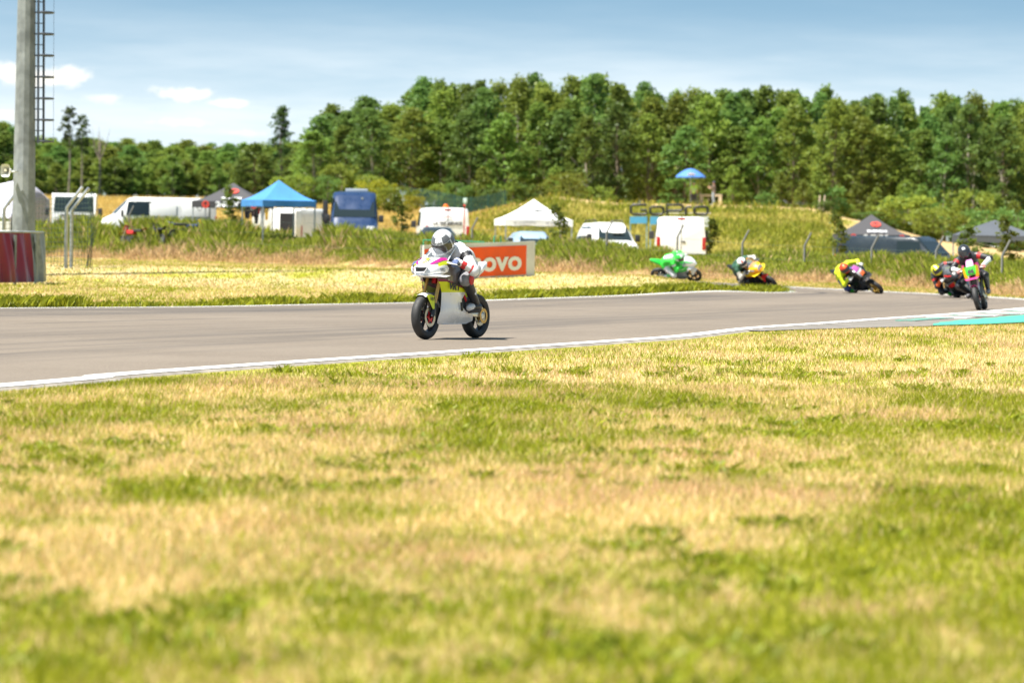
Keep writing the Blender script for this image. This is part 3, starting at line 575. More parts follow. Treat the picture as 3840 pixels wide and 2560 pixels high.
# ------------------------------------------------------------------ paddock: vehicles
glass = mat('car_glass', (.018, .028, .032), .08, spec=.35); rubber = mat('rubber', (.025, .025, .027), .75); dark_pl = mat('dark_plastic', (.035, .035, .038), .6, noise=.2)
chrome = mat('bright_metal', (.6, .6, .6), .3, .9); lamp_glass = mat('lamp_glass', (.75, .77, .8), .12, spec=.7); tail_red = mat('tail_lamp_red', (.42, .025, .02), .25); amber = mat('amber_plastic', (.85, .18, .02), .25)
white_paint = mat('white_vehicle_paint', (.78, .78, .76), .32, coat=.4, noise=.06, nscale=1.2); blue_paint = mat('blue_vehicle_paint', (.012, .032, .09), .3, coat=.5, noise=.15, nscale=1.5); dark_paint = mat('dark_vehicle_paint', (.02, .028, .035), .3, coat=.5, noise=.15, nscale=1.5); ltblue_paint = mat('pale_blue_vehicle_paint', (.30, .40, .50), .3, coat=.4)
black_cloth = mat('black_cloth', (.03, .03, .033), .85, noise=.3, nscale=3)
VAN = dict(L=4.9, st=((-2.45, .35, 1.90, .86, .93), (-2.40, .3, 1.95, .87, .95), (1.05, .3, 1.95, .87, .95), (1.25, .3, 1.90, .85, .95), (1.95, .3, 1.20, .86, .94), (2.35, .32, 1.02, .78, .88), (2.47, .4, .85, .72, .84)), belt=1.12, wheels=(-1.45, 1.6), cowl=(1.95, 1.20), roof=(1.27, 1.885), doorwin=(.35, 1.42))
HIGHVAN = dict(L=5.6, st=((-2.8, .4, 2.40, .88, 1.0), (-2.75, .35, 2.48, .89, 1.02), (1.15, .35, 2.50, .90, 1.02), (1.55, .35, 2.32, .88, 1.02), (2.15, .35, 1.38, .90, 1.0), (2.62, .38, 1.10, .82, .95), (2.78, .45, .9, .76, .92)), belt=1.25, wheels=(-1.6, 1.9), cowl=(2.15, 1.38), roof=(1.68, 2.10), doorwin=(.6, 1.7))
ESTATE = dict(L=4.4, st=((-2.2, .4, 1.2, .66, .84), (-2.12, .35, 1.55, .62, .88), (-1.9, .32, 1.80, .62, .9), (.5, .32, 1.83, .63, .9), (1.0, .32, 1.66, .62, .9), (1.55, .32, 1.08, .72, .88), (2.1, .35, .9, .66, .84), (2.2, .42, .72, .6, .8)), belt=1.08, wheels=(-1.3, 1.35), cowl=(1.55, 1.08), roof=(1.0, 1.65), doorwin=(-1.7, .9))
HATCH = dict(L=4.0, st=((-2.0, .4, .95, .62, .8), (-1.9, .32, 1.10, .6, .84), (-1.45, .3, 1.42, .56, .86), (.2, .3, 1.47, .57, .86), (.8, .3, 1.30, .56, .86), (1.4, .3, .98, .68, .85), (1.85, .35, .82, .64, .8), (2.0, .42, .68, .58, .76)), belt=.93, wheels=(-1.25, 1.25), cowl=(1.4, .98), roof=(.75, 1.31), doorwin=(-1.3, .8))
def vehicle(name, label, cat, spec, paint, px, Y, rz, rear_glass=False, zoff=0.0, top=None):
    X = XA(px, Y)
    if top is not None: zoff = P(px, top, Y).z - max(s[2] for s in spec['st']) - gz1(X, Y)
    o = thing(name, label, cat, (X, Y, gz1(X, Y) + zoff), (0, 0, rz)); belt = spec['belt']; st = spec['st']
    def sec(x, zb, zt, ht, hb):
        bz = min(belt, zt - .06); pts = [(hb * .93, zb), (hb, zb + .16), (hb * 1.0, (zb + bz) / 2), (hb * .985, bz), (ht * .35 + hb * .62, bz * .5 + zt * .5), (ht, zt - .10 if zt - .1 > bz else bz + .01), (ht * .93, zt - .03), (ht * .72, zt)]
        return [(x, y, z) for y, z in pts] + [(x, -y, z) for y, z in pts[::-1]]
    mb = MB().loft([sec(*s) for s in st]); mb.build('body', paint, o, flat_angle=50)
    def side(x):  # half widths at x
        xs = [s[0] for s in st]; return np.interp(x, xs, [s[3] for s in st]), np.interp(x, xs, [s[4] for s in st]), np.interp(x, xs, [s[2] for s in st])
    def win(x, z, sgn):
        ht, hb, zt = side(x); f = min(max((z - belt) / max(zt - .1 - belt, .05), 0), 1); y = (hb * .985 * (1 - f) + ht * f + .012 + .03 * math.sin(f * 3.14)) * sgn; return Vector((x, y, z))
    (cx, cz), (rx, rz_) = spec['cowl'], spec['roof']; hc = side(cx)[0] * .98; hr = side(rx)[0] * .93; nrm = Vector((rz_ - cz + .001, 0, cx - rx)).normalized() * .014
    a = [Vector((cx - .03, hc, cz + .04)), Vector((cx - .03, -hc, cz + .04)), Vector((rx, -hr, rz_ - .03)), Vector((rx, hr, rz_ - .03))]
    MB().prism([p + nrm for p in a], -nrm * 1.6).build('windscreen', glass, o, smooth=False)
    d0, d1 = spec['doorwin']; splits = ((d0, d1),) if d1 - d0 < 1.3 else ((d0, d0 + (d1 - d0) * .32), (d0 + (d1 - d0) * .35, d0 + (d1 - d0) * .66), (d0 + (d1 - d0) * .69, d1))
    for sg in (1, -1):
        for s0, s1 in splits:
            topz = min(side(s0)[2], side(s1 - .3)[2]) - .17; sl = max(0, (cx - .05) - s1); t2 = min(s1, rx + .12)
            q = [win(s0, belt + .05, sg), win(s1, belt + .05, sg), win(t2 - .05 if s1 > t2 else s1, topz, sg), win(s0, topz, sg)]
            MB().prism(q, Vector((0, -.03 * sg, 0))).build('side_window', glass, o, smooth=False)
        MB().box((cx - .35, sg * (side(cx)[1] + .13), belt + .12), (.10, .22, .30), bev=.04).build('mirror', dark_pl, o)
        xf = st[-1][0]; MB().box((xf - .06, sg * st[-1][4] * .74, .80 if spec is not HIGHVAN else .95), (.16, .34, .20), bev=.05).build('headlight', lamp_glass, o)
        xr = st[0][0]; MB().box((xr + .02, sg * (st[0][4] - .06), belt - .18), (.08, .14, .48), bev=.03).build('tail_light', tail_red, o)
        for xw in spec['wheels']:
            wo = link('wheel', None, o); wo.location = (xw, sg * (side(xw)[1] - .09), .32)
            MB().lathe([(.19, -.10), (.30, -.10), (.32, -.07), (.32, .07), (.30, .10), (.19, .10)], 20).build('tyre', rubber, wo)
            MB().lathe([(.0, .05 * sg), (.08, .075 * sg), (.17, .05 * sg), (.19, .09 * sg), (.2, .0)], 16).build('rim', chrome, wo)
    MB().box((st[-1][0] - .02, 0, .45), (.16, 2 * st[-1][4] * .95, .22), bev=.05).build('front_bumper', dark_pl, o)
    MB().box((st[0][0] + .02, 0, .45), (.16, 2 * st[0][4] * .95, .20), bev=.05).build('rear_bumper', dark_pl, o)
    MB().box((st[-1][0] - .03, 0, .72), (.10, 1.0, .14), bev=.03).build('grille', dark_pl, o)
    if rear_glass:
        xr = st[0][0]; x2, zt, ht = st[2][0], st[2][2], st[2][3]
        q = [(st[1][0] - .03, ht * .98, belt + .06), (st[1][0] - .03, -ht * .98, belt + .06), (st[1][0] + .12, -ht * .9, zt - .2), (st[1][0] + .12, ht * .9, zt - .2)]
        MB().prism(q, Vector((-.05, 0, 0))).build('rear_window', glass, o, smooth=False)
    return o
def rear_door_lines(o, spec, hz, handle=True):
    xr = spec['st'][0][0]; m = dark_pl
    MB().box((xr - .004, 0, (hz + .5) / 2 + .1), (.012, .018, hz - .55)).build('door_seam', m, o, smooth=False)
    MB().box((xr - .012, -.09, 1.0), (.03, .14, .05), bev=.01).build('door_handle', m, o)
    MB().box((xr + .03, 0, hz - .06), (.07, .32, .09), bev=.02).build('brake_light', tail_red, o)
FRONT = -math.pi / 2
# white side-on van, the blue camper van, the two vans seen from behind
v = vehicle('panel_van', 'long white panel van side on with cab to the left beside the grey tent', 'van', VAN, white_paint, 590, 166, math.pi + .16, top=741)
for x0 in (-2.15, -.75):
    for sg in (1, -1): MB().box((x0 + .6, sg * .946, 1.42), (1.15, .012, .55), Matrix.Rotation(sg * .10, 3, 'X'), bev=.004).build('side_panel', white_paint, v)
v = vehicle('camper_van', 'dark blue high roofed van facing the camera with a roof vent', 'van', HIGHVAN, blue_paint, 1325, 164, FRONT + .05, top=720)
MB().box((-.3, .1, 2.56), (.8, .95, .16), bev=.04).build('roof_vent', mat('vent_plastic', (.35, .4, .45), .5), v)
MB().lathe([(0, .0), (.05, .0), (.05, .01)], 12, 'X', (1.66, .33, 2.22)).build('roof_badge', chrome, v)
MB().box((-1.0, -1.22, 1.5), (1.0, .22, 1.25), bev=.05).build('bicycle_cover', black_cloth, v)
v = vehicle('service_van', 'white service van seen from behind with orange beacon and lettering', 'van', VAN, white_paint, 1655, 166, -FRONT + .12, top=780)
rear_door_lines(v, VAN, 1.92)
bz = MB().lathe([(0, .14), (.07, .13), (.10, .08), (.11, .0)], 14, 'Z', (-2.05, .05, 1.97)).build('beacon', amber, v); MB().box((-2.05, .05, 1.965), (.5, .26, .05), bev=.02).build('beacon_base', amber, bz)
put_text('lettering', 'LA TRE SERVICE', .175, mat('lettering_dark', (.06, .06, .06), .6), v, (-2.475, 0, 1.27), (0, -1, 0), (0, 0, 1), .011)
MB().lathe([(.20, 0), (.23, .0), (.23, .004), (.2, .004)], 20, 'X', (-2.478, 0, 1.36), a0=.5, a1=2.64, closed_prof=True).build('arc_logo', tail_red, v)
v = vehicle('dark_car', 'dark car parked in front of the service van, only its glass and roof showing', 'car', HATCH, dark_paint, 1638, 152, -FRONT, True, top=850)
v = vehicle('pale_blue_car', 'pale blue car under the white tent, only the roof above the weeds', 'car', HATCH, ltblue_paint, 1990, 152, FRONT + .15, True, top=867)
v = vehicle('estate_car', 'white tall estate car facing the camera with a paper in the windscreen', 'car', ESTATE, white_paint, 2275, 158, FRONT + .20, True, top=834)
MB().box((1.30, .12, 1.50), (.02, .5, .25), Matrix.Rotation(-.78, 3, 'Y')).build('paper', mat('paper', (.8, .8, .78), .8), v)
for sg in (1, -1): MB().tube([(-1.7, sg * .56, 1.84), (-1.6, sg * .56, 1.90), (.3, sg * .56, 1.92), (.4, sg * .56, 1.85)], .022, 6).build('roof_rail', dark_pl, v)
v = vehicle('panel_van', 'plain white van seen from behind under the letter sign', 'van', VAN, white_paint, 2548, 149, -FRONT - .02, top=814); rear_door_lines(v, VAN, 1.93)
v = vehicle('dark_van', 'dark van beside the right grey tent, facing right', 'van', VAN, dark_paint, 3370, 158, -.55, top=886)
# white van with an open side door under the blue tent
v = vehicle('open_van', 'white van under the blue tent with its rear doors open', 'van', VAN, white_paint, 1125, 173, -FRONT - .28, top=782)
MB().box((-2.46, -.28, 1.05), (.03, .78, 1.35)).build('load_space_shade', mat('painted_interior_shade', (.012, .012, .014), .9), v)  # near-black slab on the closed rear: shade of the load space as colour
MB().box((-2.55, .88, 1.1), (.06, .95, 1.45), Matrix.Rotation(.35, 3, 'Z'), bev=.02).build('rear_door', white_paint, v); MB().box((-2.85, -.88, 1.1), (.75, .06, 1.45), bev=.02).build('rear_door', white_paint, v)
# cab-over truck at the far left
X = XA(275, 175); tr = thing('light_truck', 'white cab over truck facing the camera at the far left behind the fence', 'truck', (X, 175, gz1(X, 175) - .1), (0, 0, FRONT + .06))
mb = MB(); sc = [(.0, 1.0, 1.05, 1.0), (.55, 1.0, 1.0, 1.0)]
prof = [(-1.5, .5), (.35, .5), (.42, .75), (.40, 1.35), (.12, 2.12), (-.05, 2.22), (-1.5, 2.22)]
mb.loft([[(x, y, z) for x, z in prof] for y in (-1.0, -.97, .97, 1.0)]); mb.build('cab', white_paint, tr, flat_angle=25)
MB().prism([(.395, -.9, 1.40), (.395, .9, 1.40), (.165, .86, 2.06), (.165, -.86, 2.06)], (.018, 0, .006)).build('windscreen', glass, tr, smooth=False)
for sg in (1, -1):
    MB().prism([(-.9, sg * 1.003, 1.35), (.2, sg * 1.003, 1.35), (.02, sg * 1.003, 2.05), (-.9, sg * 1.003, 2.05)], (0, .01 * sg, 0)).build('side_window', glass, tr, smooth=False)
    MB().box((.25, sg * 1.2, 1.4), (.1, .2, .35), bev=.04).tube([(.25, sg * 1.0, 1.5), (.25, sg * 1.2, 1.5)], .02, 6).build('mirror', dark_pl, tr)
    MB().box((.42, sg * .78, .95), (.06, .3, .22), bev=.03).build('headlight', lamp_glass, tr)
    wo = link('wheel', None, tr); wo.location = (-.4, sg * .85, .38); MB().lathe([(.2, -.11), (.36, -.11), (.38, -.08), (.38, .08), (.36, .11), (.2, .11)], 20).build('tyre', rubber, wo); MB().lathe([(0, .06 * sg), (.18, .04 * sg), (.2, .1 * sg)], 14).build('rim', chrome, wo)
MB().box((.4, 0, 1.25), (.06, 1.2, .05)).build('grille_slot', dark_pl, tr); MB().box((.43, 0, .6), (.12, 1.95, .24), bev=.05).build('bumper', white_paint, tr)
MB().box((.35, .45, 1.52), (.02, .45, .08), Matrix.Rotation(-.3, 3, 'Y')).build('dash_sign', mat('orange_paper', (.7, .14, .03), .7), tr); MB().box((.24, -.78, 1.84), (.02, .10, .13), Matrix.Rotation(-.3, 3, 'Y')).build('sticker', mat('cyan_sticker', (.05, .5, .6), .5), tr)
# ------------------------------------------------------------------ tents
def tent_mat(n, c): return mat(n, c, .8, noise=.12, nscale=1.2)
steel = mat('galvanised_steel', (.42, .44, .45), .45, .7, noise=.25, nscale=4)
def tent(label, px, Y, a, eave, peak, rz, m, valm=None, logos=(), zoff=0.0, curve=1.35, half=None):
    X = XA(px, Y); peak = P(px, peak, Y).z - gz1(X, Y); eave = P(px, eave, Y).z - gz1(X, Y); zoff = 0; print('tent', px, eave, peak); o = thing('canopy_tent', label, 'tent', (X, Y, gz1(X, Y) + zoff), (0, 0, rz), 'paddock tents'); n = 8
    for k in range(4):
        rot = Matrix.Rotation(k * math.pi / 2, 3, 'Z'); rows = []
        for i in range(n + 1):
            s = i / n; h = eave + (peak - eave) * s ** curve; hw = a * (1 - s) + .01
            rows.append([rot @ Vector((hw * (2 * j / 6 - 1), -hw - .0, h - .06 * math.sin(math.pi * j / 6) * (1 - s) * math.sin(math.pi * min(s * 2 + .2, 1)))) for j in range(7)])
        MB().loft(rows, closed=False).build('roof_panel', half if (half and k in (1,)) else m, o, flat_angle=60)
        v = [rot @ Vector((a * (2 * j / 6 - 1), -a - .005, eave)) for j in range(7)]; lo = [p + rot @ Vector((0, -.012 * math.sin(j * 1.7), -.26 - .015 * math.sin(j * 2.3))) for j, p in enumerate(v)]
        MB().loft([v, lo], closed=False).build('valance', valm or m, o)
        p = rot @ Vector((a - .04, -a + .04, 0)); MB().box((p.x, p.y, eave / 2 - .1), (.05, .05, eave + .2)).build('leg', steel, o, smooth=False)
        MB().tube([rot @ Vector((-a + .05, -a + .05, eave - .1)), rot @ Vector((0, -a + .05, eave - .42)), rot @ Vector((a - .05, -a + .05, eave - .1))], .014, 5).build('truss_bar', steel, o)
    for (txt, size, col, x, dz, up, sx) in logos:
        z = eave + dz
        if z < eave: org = (x, -a - .025, z); upv = (0, 0, 1)
        else:
            s = ((z - eave) / (peak - eave)) ** (1 / curve); org = (x, -a * (1 - s) - .03, z + .03); upv = (0, a, peak - eave)
        if txt == '@':   # round head emblem: ring with a crown of two blobs
            me = MB().lathe([(size * .62, 0), (size, 0), (size, .004), (size * .62, .004)], 20, 'Z', closed_prof=True); me.box((0, -size * .25, 0), (size * 1.3, size * .32, .004)).box((-size * .55, size * .25, 0), (size * .4, size * .5, .004)).box((size * .55, size * .25, 0), (size * .4, size * .5, .004))
            q = me.build('emblem', col, o, smooth=False); r_ = Vector((1, 0, 0)); u_ = Vector(upv).normalized(); q.matrix_local = Matrix.Translation(org) @ Matrix((r_, u_, r_.cross(u_))).transposed().to_4x4()
        elif txt == '-':  # line of print too small to read
            me = MB()
            for q_ in range(11): me.box((-.35 + q_ * .07, .012 * (q_ % 3 - 1), 0), (.04 + .012 * (q_ % 2), .06, .002))
            q = me.build('fine_print', col, o, smooth=False); r_ = Vector((1, 0, 0)); u_ = Vector(upv).normalized(); q.matrix_local = Matrix.Translation(org) @ Matrix((r_, u_, r_.cross(u_))).transposed().to_4x4()
        elif txt == '^':  # small winged emblem
            me = MB(); 
            for sg in (1, -1):
                me.add([(0, -.3 * size, 0), (sg * .15 * size, 0, 0), (sg * size, .42 * size, 0), (sg * .8 * size, .1 * size, 0), (sg * .45 * size, -.12 * size, 0)], [(0, 1, 2, 3, 4)])
            me.box((0, -.1 * size, 0), (.3 * size, .5 * size, .004))
            q = me.build('emblem', col, o, smooth=False); r_ = Vector((1, 0, 0)); u_ = Vector(upv).normalized(); q.matrix_local = Matrix.Translation(org) @ Matrix((r_, u_, r_.cross(u_))).transposed().to_4x4()
        else: put_text('lettering', txt, size, col, o, org, (1, 0, 0), upv, .012 * size / .2, 0, sx)
    return o
grey_t = tent_mat('charcoal_canopy', (.062, .060, .064)); blue_t = tent_mat('blue_canopy', (.055, .22, .50)); wht_t = tent_mat('white_canopy', (.78, .78, .77)); green_t = tent_mat('lime_canopy', (.2, .5, .04)); slate_t = tent_mat('slate_canopy', (.075, .085, .10))
red_log = mat('red_print', (.62, .06, .04), .7); wht_log = mat('white_print', (.8, .8, .8), .7); blk_log = mat('black_print', (.04, .04, .04), .7); grey_log = mat('grey_print', (.35, .35, .35), .7)
MX = (('24MX', .30, wht_log, .02, -.13, 0, 1.35), ('@', .16, red_log, -.92, -.13, 0, 1), ('@', .15, red_log, 1.15, -.13, 0, 1), ('@', .22, red_log, .12, .42, 0, 1), ('24MX', .20, wht_log, .12, .12, 0, 1.7))
tent('charcoal pop up tent with red and white print beside the long white van', 872, 163.5, 1.5, 757, 686, -.10, grey_t, None, MX, .10)
tent('plain blue pop up tent on the left', 1042, 158, 1.18, 752, 676, .45, blue_t, None, (), -.05)
tent('white pop up tent with green right side and winged print', 1998, 160, 1.42, 824, 747, .16, wht_t, None, (('^', .26, blk_log, .05, .36, 0, 1), ('^', .09, blk_log, -1.0, -.13, 0, 1), ('-', .03, grey_log, -.5, -.13, 0, 1.0), ('^', .09, blk_log, .35, -.13, 0, 1), ('-', .03, grey_log, .85, -.13, 0, 1.0), ('-', .03, grey_log, .0, .17, 0, 1.0)), -.45, half=green_t)
tent('charcoal pop up tent with red and white print on the right beside the dark van', 3265, 165, 1.5, 880, 804, .02, grey_t, None, MX, -.50)
tent('slate grey pop up tent at the far right', 3728, 147, 1.6, 884, 825, -.12, slate_t, None, (), -.62, .95)
# white marquee and white box at the far left
o = thing('marquee', 'white marquee at the far left behind the mast', 'tent', (XA(70, 185), 185, gz1(XA(70, 185), 185)), (0, 0, .1)); prof = [(-2.2, 0), (-2.2, 1.65), (-1.2, 2.3), (-.2, 2.55), (.8, 2.25), (1.45, 1.65), (1.45, 0)]
mb = MB().loft([[(x, y, z) for x, z in prof] for y in (-1.5, 1.5)], closed=False); mb.prism([(x, -1.5, z) for x, z in prof], (0, .02, 0)); mb.build('canvas', mat('marquee_canvas', (.62, .62, .72), .8, noise=.08, nscale=.8), o, flat_angle=20)
for x in (-2.2, 1.45): MB().tube([(x, -1.53, -.2), (x, -1.53, 1.66)], .035, 6).build('leg', steel, o)
o = thing('power_cabinet', 'white utility cabinet at the left edge behind the mast', 'cabinet', (XA(14, 150), 150, gz1(XA(14, 150), 150)), (0, 0, 0)); MB().box((0, 0, .75), (.55, .4, 1.5), bev=.02).build('housing', mat('cabinet_paint', (.6, .6, .55), .6, noise=.1), o); MB().box((-.02, -.21, .42), (.18, .02, .2)).build('vent', dark_pl, o); MB().box((.36, 0, .8), (.16, .3, 1.75), bev=.02).build('cable_post', dark_pl, o)
# clothes on a line under the blue tent
cl = [((.015, .015, .02), .34, .5), ((.05, .03, .03), .3, .42), ((.02, .02, .02), .26, .72), ((.5, .03, .03), .12, .3), ((.12, .12, .13), .22, .5), ((.6, .38, .04), .2, .55)]
for i, (c, w_, h_) in enumerate(cl):
    lab = ('black shirt hanging at the left end of the line under the blue tent', 'dark brown shirt hanging second on the line under the blue tent', 'long black trousers hanging under the blue tent', 'small red cloth hanging under the blue tent', 'grey shirt hanging under the blue tent by the leg', 'yellow rain jacket hanging at the right end of the line')[i]
    p = P((928, 950, 962, 972, 985, 1000)[i], 777, 166.2); n = 5; rows = [[(w_ * (j / n - .5) * (1 - .12 * r_), .03 * math.sin(j * 2.1 + i + r_), -h_ * r_ / 4) for j in range(n + 1)] for r_ in range(5)]
    mb = MB().loft(rows, closed=False); mb.box((0, 0, .0), (w_ * 1.25, .02, .05)); q = mb.build('hanging_clothes', mat('cloth_%d' % i, c, .9), None, label=lab, category='clothes', group='clothes under the tent'); q.location = p
# small dirt bikes leaning by the white van, and canisters
def dirt_bike(label, px, Y, rz, c1, c2):
    X = XA(px, Y); o = thing('dirt_bike', label, 'motorcycle', (X, Y, gz1(X, Y)), (R(8), 0, rz), 'dirt bikes by the van')
    for x in (-.62, .62): 
        wo = link('wheel', None, o); wo.location = (x, 0, .32); MB().lathe([(.26, -.035), (.31, -.03), (.33, 0), (.31, .03), (.26, .035)], 20, closed_prof=True).build('tyre', rubber, wo); MB().lathe([(.02, -.03), (.26, .0), (.02, .03)], 20).build('rim', chrome, wo)
    MB().tube([(.62, .07, .32), (.38, .07, .98)], .022, 6).tube([(.62, -.07, .32), (.38, -.07, .98)], .022, 6).build('fork', chrome, o)
    MB().tube([(.33, -.38, 1.06), (.36, 0, 1.0), (.33, .38, 1.06)], .014, 6).build('handlebar', dark_pl, o)
    MB().loft([[(.25, y, .82) for y in (-.1, 0, .1)], [(.55, y, .76) for y in (-.07, 0, .07)], [(.98, y, .68) for y in (-.04, 0, .04)]], closed=False).build('front_fender', c1, o)
    MB().prism([(.48, -.11, .85), (.48, .11, .85), (.44, .1, 1.08), (.44, -.1, 1.08)], (.02, 0, 0)).build('number_plate', c2, o, smooth=False)
    MB().box((.1, 0, .78), (.5, .2, .18), bev=.06).build('tank', c1, o); MB().box((-.35, 0, .86), (.62, .16, .09), bev=.03).build('seat', dark_pl, o)
    MB().loft([[(-.55, y, .88) for y in (-.08, 0, .08)], [(-.98, y, .97) for y in (-.06, 0, .06)]], closed=False).build('rear_fender', c1, o); MB().box((.02, 0, .45), (.4, .22, .36), bev=.05).build('engine', dark_pl, o)
dr, dbk, db, yl = mat('red_plastic', (.5, .03, .03), .4), mat('black_plastic', (.03, .03, .03), .4), mat('blue_plastic', (.02, .06, .4), .4), mat('yellow_plastic', (.75, .5, .02), .4)
dirt_bike('red dirt bike half hidden in the weeds before the long white van', 488, 160.5, 2.3, dr, dr); dirt_bike('black dirt bike half hidden in the weeds before the long white van', 583, 160, 2.0, dbk, dbk); dirt_bike('blue and white dirt bike by the rear of the long white van', 705, 160, .4, db, yl)
for px, c, lab in ((805, yl, 'yellow canister on the grass under the charcoal tent'), (830, mat('grey_plastic', (.12, .14, .18), .5), 'grey canister beside the yellow one under the charcoal tent')):
    X = XA(px, 160); mb = MB().box((0, 0, .3), (.34, .22, .5), bev=.05).box((0, 0, .6), (.2, .05, .05), bev=.015).box((-.1, 0, .58), (.04, .05, .08)).box((.1, 0, .58), (.04, .05, .08)).tube([(.12, 0, .55), (.17, 0, .66)], .03, 8); q = mb.build('canister', c, None, label=lab, category='canister'); q.location = (X, 160, gz1(X, 160) + .12)
# ------------------------------------------------------------------ letters, signs, fences
o = thing('letter_sign', 'black open frame letters standing on the mound slope above the white van', 'sign', (0, 0, 0)); YS = 243; blk = mat('black_sign_paint', (.018, .018, .02), .5); pp = FPX / YS
def letter(x0, x1, strokes):  # x in px across the letter, y px heights; tubes follow the outline
    mb = MB()
    for s in strokes: mb.tube([P(x0 + (x1 - x0) * a, b_, YS) for a, b_ in s], .095, 6)
    mb.build('letter', blk, o)
T_, B_ = 768.0, 804.0; tm = 776.0
letter(2366, 2425, [[(1, T_ + 3), (.9, T_), (.15, T_), (0, T_ + 6), (0, B_ - 6), (.15, B_), (.85, B_), (1, B_ - 5), (1, 789), (.62, 788)]])
letter(2438, 2488, [[(.15, tm), (.85, tm), (1, tm + 5), (1, B_ - 6), (.85, B_), (.15, B_), (0, B_ - 6), (0, tm + 5), (.15, tm)]])
letter(2501, 2561, [[(0, B_ + 1), (0, T_ + 1), (.85, T_), (1, T_ + 5), (1, 785), (.85, 790), (.02, 791)]])
letter(2572, 2592, [[(0, B_ + 1), (0, tm + 5), (.35, tm), (1, tm)]])
letter(2604, 2654, [[(.15, tm), (.85, tm), (1, tm + 5), (1, B_ - 6), (.85, B_), (.15, B_), (0, B_ - 6), (0, tm + 5), (.15, tm)]])
for px in (2385, 2462, 2503, 2573, 2630): a = P(px, B_, YS); MB().tube([a, (a.x, a.y + .1, gz1(a.x, a.y) - .2)], .02, 5).build('support', blk, o)
banner_b = mat('sky_blue_banner', (.10, .38, .62), .7, noise=.1); banner_w = mat('white_banner', (.7, .7, .66), .7)
for px0, px1, y0, y1, m, lab in ((2364, 2426, 812, 838, banner_b, 'left sky blue banner under the letter sign'), (2440, 2470, 812, 842, banner_b, 'right sky blue banner beside the plain white van'), (2595, 2658, 812, 850, banner_w, 'white banner right of the plain white van')):
    a, b_, c, d_ = P(px0, y1, 222), P(px1, y1, 222), P(px1, y0, 222), P(px0, y0, 222); zb = gz1(a.x, 222)
    q = MB().prism([a, b_, c, d_], (0, .03, 0)); q.tube([(a.x, 222.05, zb - .2), (d_.x, 222.05, d_.z)], .02, 5).tube([(b_.x, 222.05, zb - .2), (c.x, 222.05, c.z)], .02, 5); q.build('hoarding_banner', m, None, smooth=False, label=lab, category='banner')
q = MB(); a = P(2490, 801, 258); b_ = P(2665, 801, 258); q.tube([a, b_], .06, 6)
for k in (.05, .5, .95): c = a.lerp(b_, k); q.tube([c, (c.x, c.y, gz1(c.x, c.y) - .1)], .03, 5)
q.build('pale_rail', mat('pale_wood', (.55, .48, .36), .8), None, label='pale rail lying behind the letter sign on the slope', category='rail')
# umbrella, marshal and photographer on the crest
YU = 289; X = XA(2588, YU, 760); zu = gz1(X, YU)
o = thing('parasol', 'blue parasol with white patches above the marshal on the mound crest', 'parasol', (X, YU, zu)); um = mat('parasol_blue', (.07, .20, .55), .7); tz = P(2588, 632, YU).z - zu; ez = P(2588, 662, YU).z - zu
for k in range(8):
    a0, a1 = k * math.pi / 4, (k + 1) * math.pi / 4; rows = [[(r_ * 1.12 * math.cos(a0 + (a1 - a0) * j / 3), r_ * 1.12 * math.sin(a0 + (a1 - a0) * j / 3), tz - (tz - ez) * r_ ** 1.7 - .03 * math.sin(math.pi * j / 3) * r_) for j in range(4)] for r_ in (0.0, .25, .5, .75, 1.0)]
    rows.append([(x, y, z - .08) for x, y, z in rows[-1]]); MB().loft(rows, closed=False).build('canopy_panel', um, o)
MB().tube([(0, 0, -.1), (0, 0, tz + .06)], .022, 6).build('pole', chrome, o)
MB().lathe([(0, 0), (.2, 0), (.2, .01)], 14, 'Y').build('white_patch', wht_log, o).matrix_local = Matrix.Translation((0, -1.02, ez + .12)) @ Matrix.Rotation(.6, 4, 'X') @ Matrix.Diagonal((1.4, 1, .8, 1))
